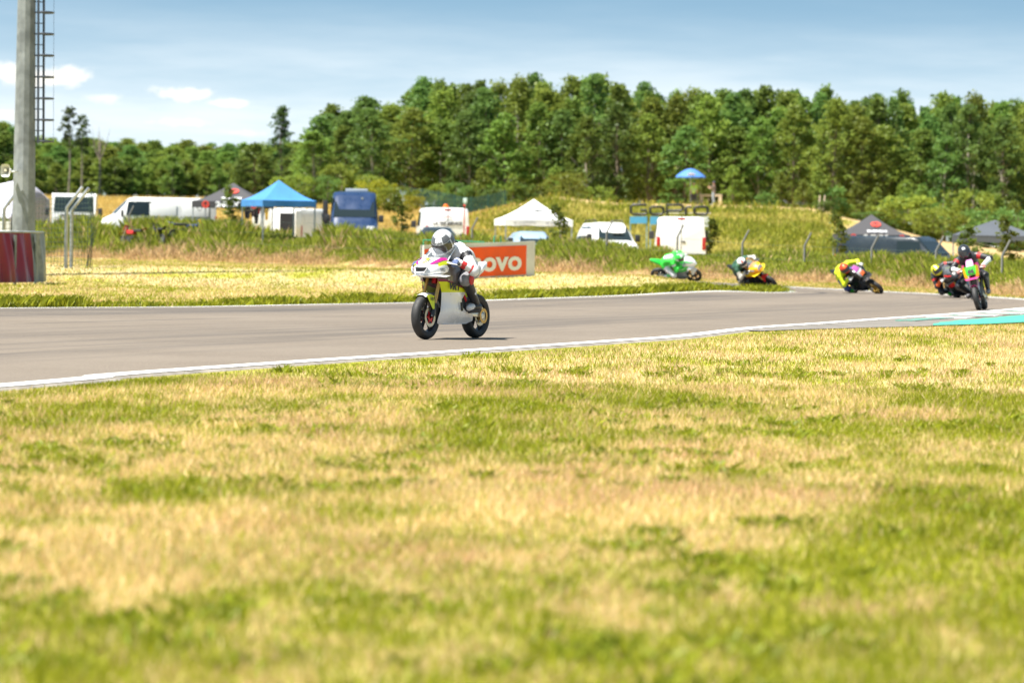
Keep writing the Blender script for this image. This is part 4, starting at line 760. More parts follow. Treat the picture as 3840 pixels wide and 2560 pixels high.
# ------------------------------------------------------------------ people
def capsule(mb, p0, p1, r0, r1, n=12, mi=0):
    p0, p1 = Vector(p0), Vector(p1); d = (p1 - p0); L = d.length; d = d / max(L, 1e-6); pts = []; rs = []
    for k in range(4): a = -math.pi / 2 + (k + .35) * math.pi / 8; pts.append(p0 + d * r0 * math.sin(a)); rs.append(r0 * math.cos(a))
    for k in range(4): a = (k + .65) * math.pi / 8; pts.append(p1 + d * r1 * math.sin(a)); rs.append(r1 * math.cos(a))
    mb.tube(pts, rs, n, mi)
def figure(name, bones, mats, voxel=.016, region=None):
    """one continuous skin over tapered limbs; every face takes the cloth of its nearest limb"""
    mb = MB()
    for b in bones: capsule(mb, *b[:4])
    me = mb.mesh('body', mats[0]); o = bpy.data.objects.new('tmp', me); COL.objects.link(o)
    m1 = o.modifiers.new('r', 'REMESH'); m1.mode = 'VOXEL'; m1.voxel_size = voxel; m1.use_smooth_shade = True
    m2 = o.modifiers.new('s', 'SMOOTH'); m2.iterations = 5; m2.factor = .5
    res = bpy.data.meshes.new_from_object(o.evaluated_get(bpy.context.evaluated_depsgraph_get())); bpy.data.objects.remove(o); res.name = name
    res.materials.clear()
    for m in mats: res.materials.append(m)
    n = len(res.polygons); cen = np.zeros(n * 3, np.float32); res.polygons.foreach_get('center', cen); cen = cen.reshape(-1, 3); best = np.full(n, 1e9); mi = np.zeros(n, np.int32)
    for p0, p1, r0, r1, k in bones:
        p0 = np.array(p0); p1 = np.array(p1); ab = p1 - p0; t_ = np.clip(((cen - p0) @ ab) / max(ab @ ab, 1e-9), 0, 1); d = np.linalg.norm(cen - p0 - t_[:, None] * ab, axis=1) / (r0 + (r1 - r0) * t_)
        u = d < best; best[u] = d[u]; mi[u] = k if not isinstance(k, tuple) else np.array([kk for kk in k])[np.minimum((t_[u] * len(k)).astype(int), len(k) - 1)]
    if region is not None: mi = region(cen, mi)
    res.polygons.foreach_set('material_index', mi); res.polygons.foreach_set('use_smooth', np.ones(n, bool)); res.update(); return res
def V3(*a): return Vector(a)
def hand(parent, wrist, palm, grip_axis, m, size=1.0, name='glove', curl=True, mi=None):
    """glove: palm, four bent fingers of unequal length closed round the grip, thumb from the side of the palm"""
    w_, p = Vector(wrist), Vector(palm); ax = Vector(grip_axis).normalized(); fw = (p - w_).normalized(); dn = ax.cross(fw).normalized()
    if dn.z > 0: dn = -dn
    mb = MB(); capsule(mb, w_ - fw * .03, w_ + fw * .015, .036 * size, .034 * size, 10)
    for k in range(4): capsule(mb, w_ + fw * .01 + ax * (k - 1.5) * .014 * size, p + ax * (k - 1.5) * .020 * size, .019 * size, .014 * size, 8)
    for k, ln in enumerate((.9, 1.05, 1.0, .8)):
        b0 = p + ax * (k - 1.5) * .020 * size; q1 = b0 + (fw * .028 + dn * .012) * ln * size; q2 = q1 + (dn * .03 - fw * .006) * ln * size; q3 = q2 + (-fw * .026 + dn * .004) * ln * size
        if not curl: q1 = b0 + (fw * .035 + dn * .006) * ln * size; q2 = q1 + (fw * .02 + dn * .018) * ln * size; q3 = q2 + (fw * .006 + dn * .02) * ln * size
        capsule(mb, b0, q1, .0105 * size, .010 * size, 7); capsule(mb, q1, q2, .010 * size, .0095 * size, 7); capsule(mb, q2, q3, .0095 * size, .008 * size, 7)
    tb = w_.lerp(p, .45) - ax * .034 * size; t1 = tb + (fw * .03 + dn * .02 - ax * .006) * size; t2 = t1 + (fw * .016 + dn * .018 + ax * .01) * size
    capsule(mb, tb, t1, .0125 * size, .011 * size, 7); capsule(mb, t1, t2, .011 * size, .0085 * size, 7)
    return mb.build(name, m, parent)
def helmet(parent, c, fwd, up, shell, visor_m, accents=(), name='helmet', s=1.0, text=None, text_m=None):
    f = Vector(fwd).normalized(); u = Vector(up); l = u.cross(f).normalized(); u = f.cross(l).normalized(); M = Matrix((f, l, u)).transposed().to_4x4(); M.translation = Vector(c)
    def surf(az, el, k=1.0):
        x, y, z = math.cos(el) * math.cos(az), math.cos(el) * math.sin(az), math.sin(el); rx = .140 if x < 0 else .142
        if z < 0 and x > 0: rx += .028 * min(-z * 2.2, 1) * x
        q = Vector((x * rx, y * .118 * (1 - .08 * max(-z, 0)), z * (.138 if z > 0 else .125))); return q * k * s
    def patch(a0, a1, e0, e1, k, na, ne): return [[surf(a0 + (a1 - a0) * i / na, e0 + (e1 - e0) * j / ne, k) for i in range(na + 1)] for j in range(ne + 1)]
    mb = MB(); rows = patch(-math.pi, math.pi, -1.05, 1.5, 1.0, 28, 14); mb.loft(rows, closed=False); mb.add([surf(0, math.pi / 2)] + rows[-1], [(0, i + 1, i + 2) for i in range(28)])
    h = mb.build(name, shell, parent, flat_angle=80); h.data.transform(M)
    def lay(nm, a0, a1, e0, e1, k, m):
        q = MB().loft(patch(a0, a1, e0, e1, k, 10, 5), closed=False).build(nm, m, h); q.data.transform(M)
    lay('visor', -1.15, 1.15, -.26, .40, 1.02, visor_m)
    for a0, a1, e0, e1, m in accents: lay('stripe', a0, a1, e0, e1, 1.012, m)
    lay('neck_roll', -2.9, 2.9, -1.15, -.85, .97, dark_pl)
    if text:
        p = surf(0, .52, 1.03); q = put_text('lettering', text, .042 * s, text_m, h, p, (0, 1, 0), (-.45, 0, .9), .001); q.data.transform(M)
    return h
def boot(parent, ankle, toe, m, m2=None, knee=None):
    a, t_ = Vector(ankle), Vector(toe); d = (t_ - a).normalized(); mb = MB(); up = Vector((0, 0, 1))
    if knee is not None:
        k = Vector(knee); sh = a.lerp(k, .62); capsule(mb, a, sh, .048, .062, 12)
    heel = a - d * .07 - up * .055; capsule(mb, heel, a + d * .03 - up * .04, .042, .047, 10); capsule(mb, a + d * .02 - up * .04, t_ - up * .03, .046, .036, 10)
    b = mb.build('boot', m, parent)
    q = MB(); capsule(q, t_ - d * .055 - up * .03, t_ + d * .004 - up * .03, .043, .037, 10); q.build('toe_cap', m2 or m, b)
    q = MB(); q.tube([heel - up * .04 - d * .02, a - up * .083, t_ - up * .066], [.03, .034, .03], 6); q.build('sole', dark_pl, b); return b
def rider(label, root_mat, cloth, shell, visor, accents, glove_m, boot_m, boot2_m, J, text=None, text_m=None, scale=1.0):
    """cloth: torso, upper arm, forearm, thigh, shin, accent. J: joints in the bike's own frame (x forward, y left, z up)"""
    o = thing('person', label, 'person'); o.matrix_world = root_mat; o['group'] = 'riders'
    j = {k: Vector(v) for k, v in J.items()}; B = []
    pel, ch, nk = j['pelvis'], j['chest'], j['neck']; mid = pel.lerp(ch, .5) + Vector((-.045, 0, .045))
    ld = (j['shL'] - j['shR']).normalized()
    for s in (-.07, .07): B.append((pel + ld * s, mid + ld * s, .125, .12, 0)); B.append((mid + ld * s, ch + ld * s * 1.3, .12, .125, 0))
    B.append((ch, nk, .12, .07, 0)); B.append((mid + Vector((-.05, 0, .05)), ch + Vector((-.06, 0, .075)), .07, .085, 5)); B.append((nk, j['head'], .062, .06, 0))
    for s in 'LR':
        B += [(ch, j['sh' + s], .10, .078, 0), (j['sh' + s], j['el' + s], .075, .058, (5, 1, 1)), (j['el' + s], j['wr' + s], .058, .041, (6, 2, 6, 2)), (pel, j['hip' + s], .12, .115, 0), (j['hip' + s], j['kn' + s], .108, .078, (3, 3, 3)), (j['kn' + s], j['an' + s], .074, .05, 4)]
        B.append((j['el' + s], j['el' + s] + Vector((.0, 0, -.005)), .066, .066, 1)); B.append((j['kn' + s], j['kn' + s] + Vector((.02, 0, -.01)), .082, .08, 3))
    cloth = list(cloth) + ([cloth[2]] if len(cloth) < 7 else [])
    link('body', figure('body', B, cloth), o)
    helmet(o, j['head'], j['look'], j.get('hup', Vector((0, 0, 1))), shell, visor, accents, text=text, text_m=text_m, s=1.1)
    for s in 'LR':
        hand(o, j['wr' + s], j['hd' + s], j.get('ax' + s, Vector((0, 1, 0))), glove_m); boot(o, j['an' + s], j['to' + s], boot_m, boot2_m, j['kn' + s])
    return o
# ------------------------------------------------------------------ motorcycles
tyre_m = mat('race_tyre', (.028, .027, .026), .62, noise=.3, nscale=18); alu = mat('aluminium', (.62, .60, .55), .32, .85, noise=.12); gold = mat('gold_anodised', (.55, .34, .10), .35, .75, noise=.1); black_rim = mat('black_rim', (.02, .02, .024), .4); red_ano = mat('red_anodised', (.45, .015, .02), .35, .5)
gold_rim = mat('gold_rim', (.55, .36, .08), .35, .7); disc_m = mat('brake_steel', (.5, .46, .38), .35, .9); eng = mat('engine_metal', (.10, .10, .105), .5, .5, noise=.3, nscale=25); carbon = mat('carbon_black', (.02, .02, .022), .35, noise=.2)
white_f = mat('white_fairing', (.80, .80, .81), .25, coat=.5, noise=.04, nscale=3); screen_m = mat('screen_smoke', (.30, .33, .36), .05, alpha=.30, spec=.6); grey_f = mat('taupe_fairing', (.10, .085, .085), .3, coat=.4); lime_f = mat('lime_print', (.66, .72, .01), .35); mag_f = mat('magenta_print', (.50, .02, .22), .35); black_txt = mat('black_decal', (.015, .015, .015), .5)
pink_f = mat('pink_fairing', (.72, .04, .24), .35); yel_f = mat('yellow_fairing', (.85, .60, .01), .35); grn_f = mat('green_fairing', (.03, .62, .06), .3, coat=.3); org_f = mat('orange_fairing', (.85, .33, .01), .35); red_f = mat('red_fairing', (.55, .02, .02), .35); blk_f = mat('black_fairing', (.014, .014, .016), .3, coat=.3); lilac_f = mat('lilac_film', (.40, .09, .34), .5); ngreen = mat('green_plate', (.06, .75, .04), .5); norange = mat('orange_print', (.9, .16, .02), .5)
maroon_f = mat('maroon_trim', (.20, .03, .06), .35)
def wheel(o, name, x, w_, rim_m, hub_m, disc=True, r=.25):
    wo = link(name, None, o); wo.location = (x, 0, r); t = w_ / 2
    MB().lathe([(r * .70, -t * .82), (r * .80, -t), (r * .90, -t * .93), (r * .965, -t * .66), (r * .992, -t * .34), (r, 0), (r * .992, t * .34), (r * .965, t * .66), (r * .90, t * .93), (r * .80, t), (r * .70, t * .82)], 48).build('tyre', tyre_m, wo)
    mb = MB().lathe([(r * .72, -t * .85), (r * .66, -t * .7), (r * .63, 0), (r * .66, t * .7), (r * .72, t * .85), (r * .74, 0)], 40, closed_prof=True)
    for k in range(5):
        a = k * 2 * math.pi / 5 + .3
        for da in (-.16, .16): mb.tube([(math.cos(a) * .03, 0, math.sin(a) * .03), (math.cos(a + da) * r * .68, 0, math.sin(a + da) * r * .68)], [.017, .011], 6)
    mb.lathe([(.0, -.05), (.035, -.05), (.042, 0), (.035, .05), (0, .05)], 16); mb.build('rim', rim_m, wo)
    if disc:
        for sg in ((1, -1) if disc == 2 else (1,)):
            MB().lathe([(.075, sg * .058), (.112, sg * .058), (.112, sg * .062), (.075, sg * .062)], 30, closed_prof=True).build('brake_disc', disc_m, wo)
            q = MB().lathe([(.02, sg * .055), (.05, sg * .055), (.05, sg * .066), (.02, sg * .066)], 20, closed_prof=True)
            for k in range(6): a = k * math.pi / 3; q.box((math.cos(a) * .062, sg * .06, math.sin(a) * .062), (.032, .008, .014), Matrix.Rotation(-a, 3, 'Y'))
            q.build('disc_carrier', hub_m, wo)
    return wo
def shell(rows, th=None): return MB().loft(rows, closed=False)
def mirror_rows(rows): return [[(x, -y, z) for x, y, z in r] for r in rows]
def bike_frame(o, c):
    """rolling parts shared by every bike: wheels, fork, swingarm, engine, bars"""
    fw = link('steering', None, o)
    wheel(o, 'front_wheel', .54, .105, c.get('rim', black_rim), c.get('hub', red_ano), 2 if c.get('dual') else 1); wheel(o, 'rear_wheel', -.54, .125, c.get('rim', black_rim), gold, 1)
    bpy.data.objects.remove(fw)
    for sg in (1, -1):
        MB().tube([(.54, sg * .082, .25), (.475, sg * .082, .40)], [.026, .022], 8).box((.50, sg * .082, .30), (.05, .04, .08), bev=.01).build('fork_leg', c.get('forkleg', carbon), o)
        MB().tube([(.48, sg * .082, .39), (.345, sg * .082, .72)], .020, 10).build('fork_tube', c.get('fork', gold), o)
        MB().box((-.36, sg * .085, .27), (.42, .025, .055), Matrix.Rotation(-.05, 3, 'Y'), bev=.01).box((-.55, sg * .085, .25), (.07, .03, .075), bev=.01).build('swingarm', c.get('arm', alu), o)
        MB().tube([(.36, sg * .06, .845), (.345, sg * .16, .85), (.31, sg * .27, .835)], .012, 8).build('handlebar', alu, o)
        MB().tube([(.325, sg * .19, .847), (.30, sg * .305, .832)], .0175, 10).build('grip', rubber, o); MB().tube([(.36, sg * .17, .85), (.375, sg * .2, .845), (.345, sg * .30, .825)], .006, 6).build('lever', alu, o)
        MB().tube([(-.20, sg * .11, .335), (-.20, sg * .215, .335)], .012, 8).box((-.19, sg * .115, .36), (.10, .008, .07)).build('footpeg', alu, o)
    MB().box((.02, 0, .42), (.34, .22, .30), bev=.04).box((.12, 0, .57), (.16, .15, .2), Matrix.Rotation(.4, 3, 'Y'), bev=.03).lathe([(0, -.125), (.08, -.12), (.085, .12), (0, .125)], 18, 'Y', (-.06, 0, .37)).build('engine', eng, o)
    MB().tube([(.30, 0, .72), (.02, .10, .68), (-.14, .11, .42)], .024, 8).tube([(.30, 0, .72), (.02, -.10, .68), (-.14, -.11, .42)], .024, 8).tube([(.30, 0, .78), (.34, 0, .62)], .035, 8).build('frame', c.get('frame', red_ano), o)
    MB().lathe([(.055, .105), (.085, .105), (.085, .111), (.055, .111)], 24, 'Y', (-.54, 0, .25), closed_prof=True).build('sprocket', gold, o)
    MB().tube([(.15, .08, .45), (.0, .11, .24), (-.2, -.12, .22)], .02, 8).tube([(-.2, -.14, .24), (-.5, -.16, .42)], [.03, .042], 10).build('exhaust', alu, o)
    # fender hugging the front tyre
    rows = []
    for i in range(13):
        a = R(66 + 92 * i / 12); rr = .270
        rows.append([(.54 + math.cos(a) * (rr - .030 * abs(u) ** 3), u * .066, .25 + math.sin(a) * (rr - .030 * abs(u) ** 3)) for u in (-1, -.66, -.33, 0, .33, .66, 1)])
    f = shell(rows).build('front_fender', c.get('fender', white_f), o)
    for sg in (1, -1): shell([[(.62, sg * .068, .492), (.54, sg * .070, .50), (.45, sg * .070, .48)], [(.60, sg * .086, .43), (.545, sg * .092, .42), (.47, sg * .09, .41)], [(.555, sg * .104, .34), (.535, sg * .106, .335), (.515, sg * .104, .34)]]).build('fender_wing', c.get('fender2', lime_f), f)
def tank_seat_tail(o, c):
    def ring(x, w_, z0, z1, n=10): return [(x, w_ * math.cos(2 * math.pi * k / n), (z0 + z1) / 2 + (z1 - z0) / 2 * math.sin(2 * math.pi * k / n)) for k in range(n)]
    MB().loft([ring(.30, .07, .70, .80), ring(.22, .125, .66, .87), ring(.08, .15, .63, .90), ring(-.08, .12, .63, .86), ring(-.16, .07, .64, .76)]).build('tank', c.get('tank', grey_f), o)
    MB().loft([ring(-.12, .07, .67, .73), ring(-.26, .105, .66, .735), ring(-.42, .10, .69, .76), ring(-.47, .08, .70, .78)]).build('seat', rubber, o)
    MB().loft([ring(-.36, .095, .64, .73), ring(-.48, .105, .67, .83), ring(-.62, .08, .72, .86), ring(-.76, .03, .80, .87)]).build('tail', c.get('tail', white_f), o)
def race_bike(label, root_mat, c, name='race_motorcycle'):
    o = thing(name, label, 'motorcycle'); o.matrix_world = root_mat; o['group'] = 'race motorcycles'; bike_frame(o, c); tank_seat_tail(o, c)
    # nose: cross sections from the screen base to the pointed front
    def nose(x, hw, z0, z1, top=.62): return [(x, hw, (z0 + z1) / 2 - .01), (x, hw * .96, z0 + (z1 - z0) * .25), (x, hw * .6, z0), (x, 0, z0 - .006), (x, -hw * .6, z0), (x, -hw * .96, z0 + (z1 - z0) * .25), (x, -hw, (z0 + z1) / 2 - .01), (x, -hw * .85, z0 + (z1 - z0) * .8), (x, -hw * top, z1), (x, 0, z1 + .01), (x, hw * top, z1), (x, hw * .85, z0 + (z1 - z0) * .8)]
    n = MB().loft([nose(.30, .185, .70, .90), nose(.40, .185, .685, .905), nose(.50, .165, .69, .875), nose(.58, .125, .70, .82), nose(.635, .065, .705, .755), nose(.65, .02, .715, .735)]).build('nose_fairing', c['nose'], o, flat_angle=60)
    def topband(x0, x1, w0, w1, m, nm, z0=.912, z1=.888, y0=0):   # flat print hugging the nose top
        shell([[(x0, y0 - w0, z0 - abs(y0 - w0) * .12), (x0, y0, z0), (x0, y0 + w0, z0 - abs(y0 + w0) * .12)], [(x1, y0 * .9 - w1, z1), (x1, y0 * .9, z1 + .006), (x1, y0 * .9 + w1, z1)]]).build(nm, m, n)
    for sg in (1, -1):   # coloured edge bands under the screen
        shell([[(.30, sg * .135, .906), (.42, sg * .133, .907), (.508, sg * .116, .878), (.568, sg * .066, .838)], [(.30, sg * .160, .877), (.42, sg * .161, .876), (.51, sg * .140, .852), (.573, sg * .082, .818)]]).build('print_band', c.get('band', mag_f), n)
        shell([[(.30, sg * .164, .873), (.42, sg * .167, .868), (.515, sg * .150, .842)], [(.30, sg * .182, .832), (.42, sg * .182, .826), (.52, sg * .163, .808)]]).build('print_band', c.get('band2', lime_f), n)
    if c.get('intake', True):
        q = MB().prism([(.626, -.075, .800), (.626, .075, .800), (.645, .055, .752), (.645, -.055, .752)], (-.03, 0, 0)).build('air_intake', carbon, n, smooth=False)
        for k in range(3): MB().box((.640, 0, .762 + k * .014), (.012, .12, .004)).build('intake_slat', eng, q, smooth=False)
        MB().tube([(.622, -.085, .803), (.635, 0, .815), (.622, .085, .803), (.652, .06, .748), (.657, 0, .742), (.652, -.06, .748), (.622, -.085, .803)], .008, 6).build('intake_rim', c['nose'], n)
    # lip wing under the nose
    shell([[(.40, -.25, .705), (.44, -.25, .700), (.50, -.245, .690)], [(.44, -.16, .716), (.54, -.155, .714), (.60, -.15, .702)], [(.48, 0, .728), (.60, 0, .726), (.672, 0, .712)], [(.44, .16, .716), (.54, .155, .714), (.60, .15, .702)], [(.40, .25, .705), (.44, .25, .700), (.50, .245, .690)]]).build('lip_wing', c.get('lip', c['nose']), o)
    # screen
    rows = []
    for s in (0, .25, .5, .75, 1):
        x = .525 - .27 * s; z = .885 + .185 * s ** .8; hw = .165 - .03 * s; rows.append([(x - .16 * abs(u) ** 2, u * hw, z - .06 * abs(u) ** 2 * (1 - .3 * s)) for u in (-1, -.7, -.35, 0, .35, .7, 1)])
    ws = shell(rows).build('windscreen', c.get('screen', screen_m), o); MB().tube([r_[0] for r_ in rows] + rows[-1] + [r_[-1] for r_ in rows[::-1]], .006, 5).build('screen_rim', c['nose'], ws); MB().box((.36, 0, .88), (.06, .16, .05), bev=.01).build('dashboard', carbon, o)
    # side fairing in bands
    def band_rows(levels):
        o_ = []
        for lv in levels:
            z, xf, xr, yw = lv[:4]; dz = lv[4] if len(lv) > 4 else 0
            o_.append([(xf, yw * .52, z), (xf - .02 - (xf - xr) * .10, yw * .86, z), (xf - (xf - xr) * .35, yw, z + dz * .3), (xf - (xf - xr) * .7, yw * .98, z + dz * .7), (xr, yw * .93, z + dz)])
        return o_
    for sg in (1, -1):
        mr = (lambda r: r) if sg > 0 else mirror_rows
        b = shell(mr(band_rows([(.165, .36, -.20, .085), (.20, .385, -.30, .115), (.265, .375, -.26, .145), (.31, .36, -.08, .163), (.36, .345, -.0, .158), (.44, .335, .0, .160), (.52, .345, -.06, .178)]))).build('belly_fairing', c['belly'], o, flat_angle=70)
        shell(mr(band_rows([(.52, .345, -.06, .179), (.58, .375, -.05, .183, -.035), (.64, .41, -.02, .186, -.085)]))).build('side_fairing', c['mid'], o, flat_angle=70)
        shell(mr(band_rows([(.64, .41, -.02, .186, -.085), (.668, .43, -.02, .188, -.088)]))).build('trim_band', c.get('trim', maroon_f), o, flat_angle=70)
        shell(mr(band_rows([(.668, .43, -.02, .188, -.088), (.72, .46, .0, .19, -.06), (.79, .46, .08, .186), (.85, .42, .16, .176)]))).build('upper_fairing', c['upper'], o, flat_angle=70)
        MB().box((.04, sg * .172, .36), (.022, .02, .10), Matrix.Rotation(.2, 3, 'Y'), bev=.006).build('fairing_vent', carbon, b)
        for fx, fz in ((.30, .50), (.02, .50), (.30, .25), (-.2, .22), (.34, .66), (.05, .62)): MB().lathe([(0, .004), (.008, .003), (.009, 0)], 8, 'Y', (fx, sg * .186 if fz > .4 else sg * .16, fz)).build('fastener', alu, b)
        if c.get('text'):
            put_text('lettering', c['text'], .105, black_txt, o, (.235 if sg > 0 else .19, sg * .194, .582), (-sg, .10, -.10 * sg), (0, sg * .03, 1), .006, .25, 1.1)
            put_text('lettering', c['text'], .045, black_txt, o, (.545, sg * .096, .445), (-sg, 0, 0), (0, 0, 1), .002, .25, 1.1); put_text('lettering', c['text'], .05, mat('grey_decal', (.25, .25, .27), .5), o, (.46, sg * .182, .765), (-sg, .0, 0), (0, sg * -.1, 1), .002, .25, 1.3)
    shell([[(.30, y, .165) for y in (-.10, -.05, 0, .05, .10)], [(-.27, y, .165) for y in (-.10, -.05, 0, .05, .10)]]).build('belly_pan', c['belly'], o)
    if c.get('num'): put_text('race_number', c['num'], .13, c.get('numc', lime_f), n, (.545, .0, .872), (0, 1, 0), (-.75, 0, .55), .006, .2)
    return o
def naked_bike(label, root_mat, c):
    o = thing('supermoto', label, 'motorcycle'); o.matrix_world = root_mat; o['group'] = 'race motorcycles'; bike_frame(o, c); tank_seat_tail(o, c)
    # front cowl with number plate and small screen
    pl = MB().loft([[(.50, y * .95, .72) for y in (-.12, -.06, 0, .06, .12)], [(.50 + .03 * (1 - abs(y) / .12), y * 1.1, .80) for y in (-.12, -.06, 0, .06, .12)], [(.46 + .03 * (1 - abs(y) / .12), y, .90) for y in (-.12, -.06, 0, .06, .12)]], closed=False).build('number_plate', c['plate'], o)
    put_text('race_number', c['num'], .125, c['numc'], pl, (.548, 0, .80), (0, 1, 0), (-.35, 0, 1), .009, .1)
    MB().loft([[(.46, y, .905) for y in (-.08, 0, .08)], [(.40, y, 1.0) for y in (-.07, 0, .07)], [(.36, y * .8, 1.04) for y in (-.07, 0, .07)]], closed=False).build('screen', c['screen'], o)
    for sg in (1, -1):
        MB().prism([(.52, sg * .115, .92), (.50, sg * .165, .88), (.47, sg * .15, .70), (.50, sg * .09, .63), (.52, sg * .07, .66), (.53, sg * .10, .75)], (-.05, 0, 0)).build('cowl_cheek', c['cheek'], o)
        MB().prism([(.50, sg * .12, .94), (.40, sg * .17, .95), (.30, sg * .18, .84), (.42, sg * .17, .80)], (0, -sg * .02, 0)).build('side_cowl', c['side'], o)
        MB().loft([[(.34, sg * .14, .74), (.05, sg * .17, .78), (-.1, sg * .15, .72)], [(.32, sg * .15, .60), (.08, sg * .16, .58), (-.05, sg * .14, .58)], [(.25, sg * .12, .46), (.1, sg * .13, .44), (.02, sg * .12, .46)]], closed=False).build('tank_shroud', c['shroud'], o)
    MB().loft([[(.42, y, .66) for y in (-.17, -.09, 0, .09, .17)], [(.58, y * .9, .665) for y in (-.17, -.09, 0, .09, .17)], [(.70, y * .6, .63) for y in (-.17, -.09, 0, .09, .17)]], closed=False).build('beak', c['beak'], o)
    MB().loft([[(.30, y, .22) for y in (-.1, 0, .1)], [(-.2, y, .20) for y in (-.1, 0, .1)]], closed=False).build('skid_plate', carbon, o)
    return o
def pose(kind='tuck', hang=0.0, look=(1, 0, -.1), head=None):
    """joint positions in the bike's frame; hang is how far the rider moves to his right (inside of the bend)"""
    h = hang
    J = dict(pelvis=(-.30, -.9 * h * .16, .80), chest=(-.02, -h * .22, 1.0 - .04 * h), neck=(.085, -h * .27, 1.065 - .06 * h), head=(.17, -h * .32, 1.105 - .06 * h), look=look, hup=(0, 0, 1),
             shL=(.0, .19 - h * .17, 1.0 + .03 * h), shR=(.0, -.19 - h * .22, .98 - .07 * h), elL=(.13, .34 - h * .06, .86 + .05 * h), elR=(.10, -.36 - .08 * h, .79 - .06 * h), wrL=(.255, .235, .865), wrR=(.255, -.235, .865), hdL=(.315, .25, .852), hdR=(.315, -.25, .852),
             hipL=(-.28, .11 - h * .13, .77), hipR=(-.28, -.11 - h * .15, .75), knL=(.06, .235 - h * .02, .67), knR=(.0, -.26 - .26 * h, .60 - .06 * h), anL=(-.235, .185, .40), anR=(-.235, -.19 - .03 * h, .40), toL=(-.10, .185, .375), toR=(-.10, -.215 - .05 * h, .375))
    if kind == 'upright': J.update(chest=(-.08, -h * .2, 1.08), neck=(.0, -h * .22, 1.17), head=(.06, -h * .25, 1.22), shL=(-.06, .2 - h * .16, 1.10), shR=(-.06, -.2 - h * .2, 1.08), elL=(.10, .40, .98), elR=(.10, -.40, .93))
    if head: J['head'] = head
    return J
def root_at(front, yaw, lean):   # front wheel contact point on the ground, heading, lean to the right
    f = Vector((math.cos(yaw), math.sin(yaw), 0)); c = Vector((front[0], front[1], 0)) - f * .54; c.z = gz1(c.x, c.y) + TL
    return Matrix.Translation(c) @ Matrix.Rotation(yaw, 4, 'Z') @ Matrix.Rotation(lean, 4, 'X')
cm = lambda n, c, r=.55: mat(n, c, r, noise=.16, nscale=13, bump=.35)
W_, K_, GR_, RD_ = cm('white_leather', (.74, .74, .75)), cm('black_leather', (.022, .022, .025), .45), cm('grey_leather', (.22, .22, .24)), cm('red_leather', (.55, .03, .03)); NY_, NG_, BL_ = cm('fluo_yellow_leather', (.62, .74, .01)), cm('green_leather', (.04, .60, .05)), cm('blue_leather', (.02, .05, .22))
dvis = mat('dark_visor', (.03, .03, .035), .08, spec=.8); silver = mat('silver_shell', (.55, .56, .57), .25, coat=.5); wsh = mat('white_shell', (.8, .8, .8), .2, coat=.5); ksh = mat('black_shell', (.03, .03, .032), .18, coat=.6); ysh = mat('yellow_shell', (.72, .72, .02), .25, coat=.4); rsh = mat('red_shell', (.60, .05, .02), .25, coat=.4); gsh = mat('green_shell', (.04, .66, .06), .25, coat=.4); dgr = mat('dark_grey_shell', (.10, .105, .11), .3)
glove_b = cm('blue_white_glove', (.10, .14, .28)); glove_w = cm('white_glove', (.62, .62, .60))
# lead bike: white fairing, heading towards the camera and to its right (our left)
yawL = math.atan2(42.61 - 43.45, -.96 + .47); ML = root_at((-.96, 42.61), yawL, R(1.5))
race_bike('white race motorcycle with lime and magenta prints leading on the straight', ML, dict(nose=white_f, belly=white_f, mid=lime_f, upper=grey_f, text='VRT', num='7', tank=grey_f, dual=True))
J = pose(); J.update(head=(.20, .03, 1.075), look=(.80, .22, -.62), neck=(.09, .01, 1.04), hup=(.5, 0, 1), pelvis=(-.30, 0, .77), chest=(-.02, 0, .95), shL=(.01, .20, .955), shR=(.01, -.20, .955), elL=(.10, .37, .76), elR=(.14, -.36, .78))
rl = rider('rider in white and black leathers with silver helmet on the leading white motorcycle', ML, [W_, W_, W_, GR_, K_, K_, RD_], silver, dvis, ((-.35, .35, .62, 1.45, wsh), (.45, 1.3, .45, .95, dgr), (-1.3, -.45, .45, .95, dgr), (1.3, 2.3, -.2, .5, dgr), (-2.3, -1.3, -.2, .5, dgr)), glove_b, K_, W_, J, 'GIVI', black_txt)
for sg in (1, -1):
    sh_ = Vector((.055, sg * .285, .862)); MB().box(sh_ + Vector((0, sg * .012, .01)), (.075, .012, .075), Matrix.Rotation(-sg * .65, 3, 'X') @ Matrix.Rotation(.2, 3, 'Y'), bev=.004).build('shoulder_patch', K_, rl)
    kn_ = Vector(J['knL' if sg > 0 else 'knR']); MB().ell(kn_ + Vector((.0, sg * .078, -.01)), (.05, .018, .06)).build('knee_slider', RD_, rl)
    MB().tube([(.47, sg * .075, .55), (.50, sg * .115, .46), (.53, sg * .10, .34)], .005, 5).build('brake_hose', dark_pl, rl) if False else None
MB().ell((-.16, 0, 1.02), (.13, .09, .07)).build('back_hump', W_, rl)
for sg in (1, -1): put_text('lettering', 'RST', .05, wht_log, rl, (-.12, sg * .262, .53), (-sg * .2, 0, 1), (sg * 1, 0, .2), .002)
# green rider on the far leg
race_bike('green and white race motorcycle leaning hard on the far side of the infield', root_at((5.52, 116.8), -.20, R(40)), dict(nose=white_f, belly=mat('grey_fairing', (.32, .34, .36), .35), mid=grn_f, upper=grn_f, band=grn_f, band2=white_f, trim=white_f, tank=grn_f, tail=grn_f, fender=white_f, fender2=white_f, intake=False))
J = pose(hang=.5, look=(.85, -.45, -.05)); rider('rider in green and white leathers with green helmet leaning on the farthest motorcycle', root_at((5.52, 116.8), -.20, R(40)), [NG_, NG_, NG_, W_, NG_, W_], gsh, dvis, ((-.4, .4, .6, 1.4, wsh), (.9, 2.2, -.3, .2, wsh), (-2.2, -.9, -.3, .2, wsh)), glove_w, W_, RD_, J)
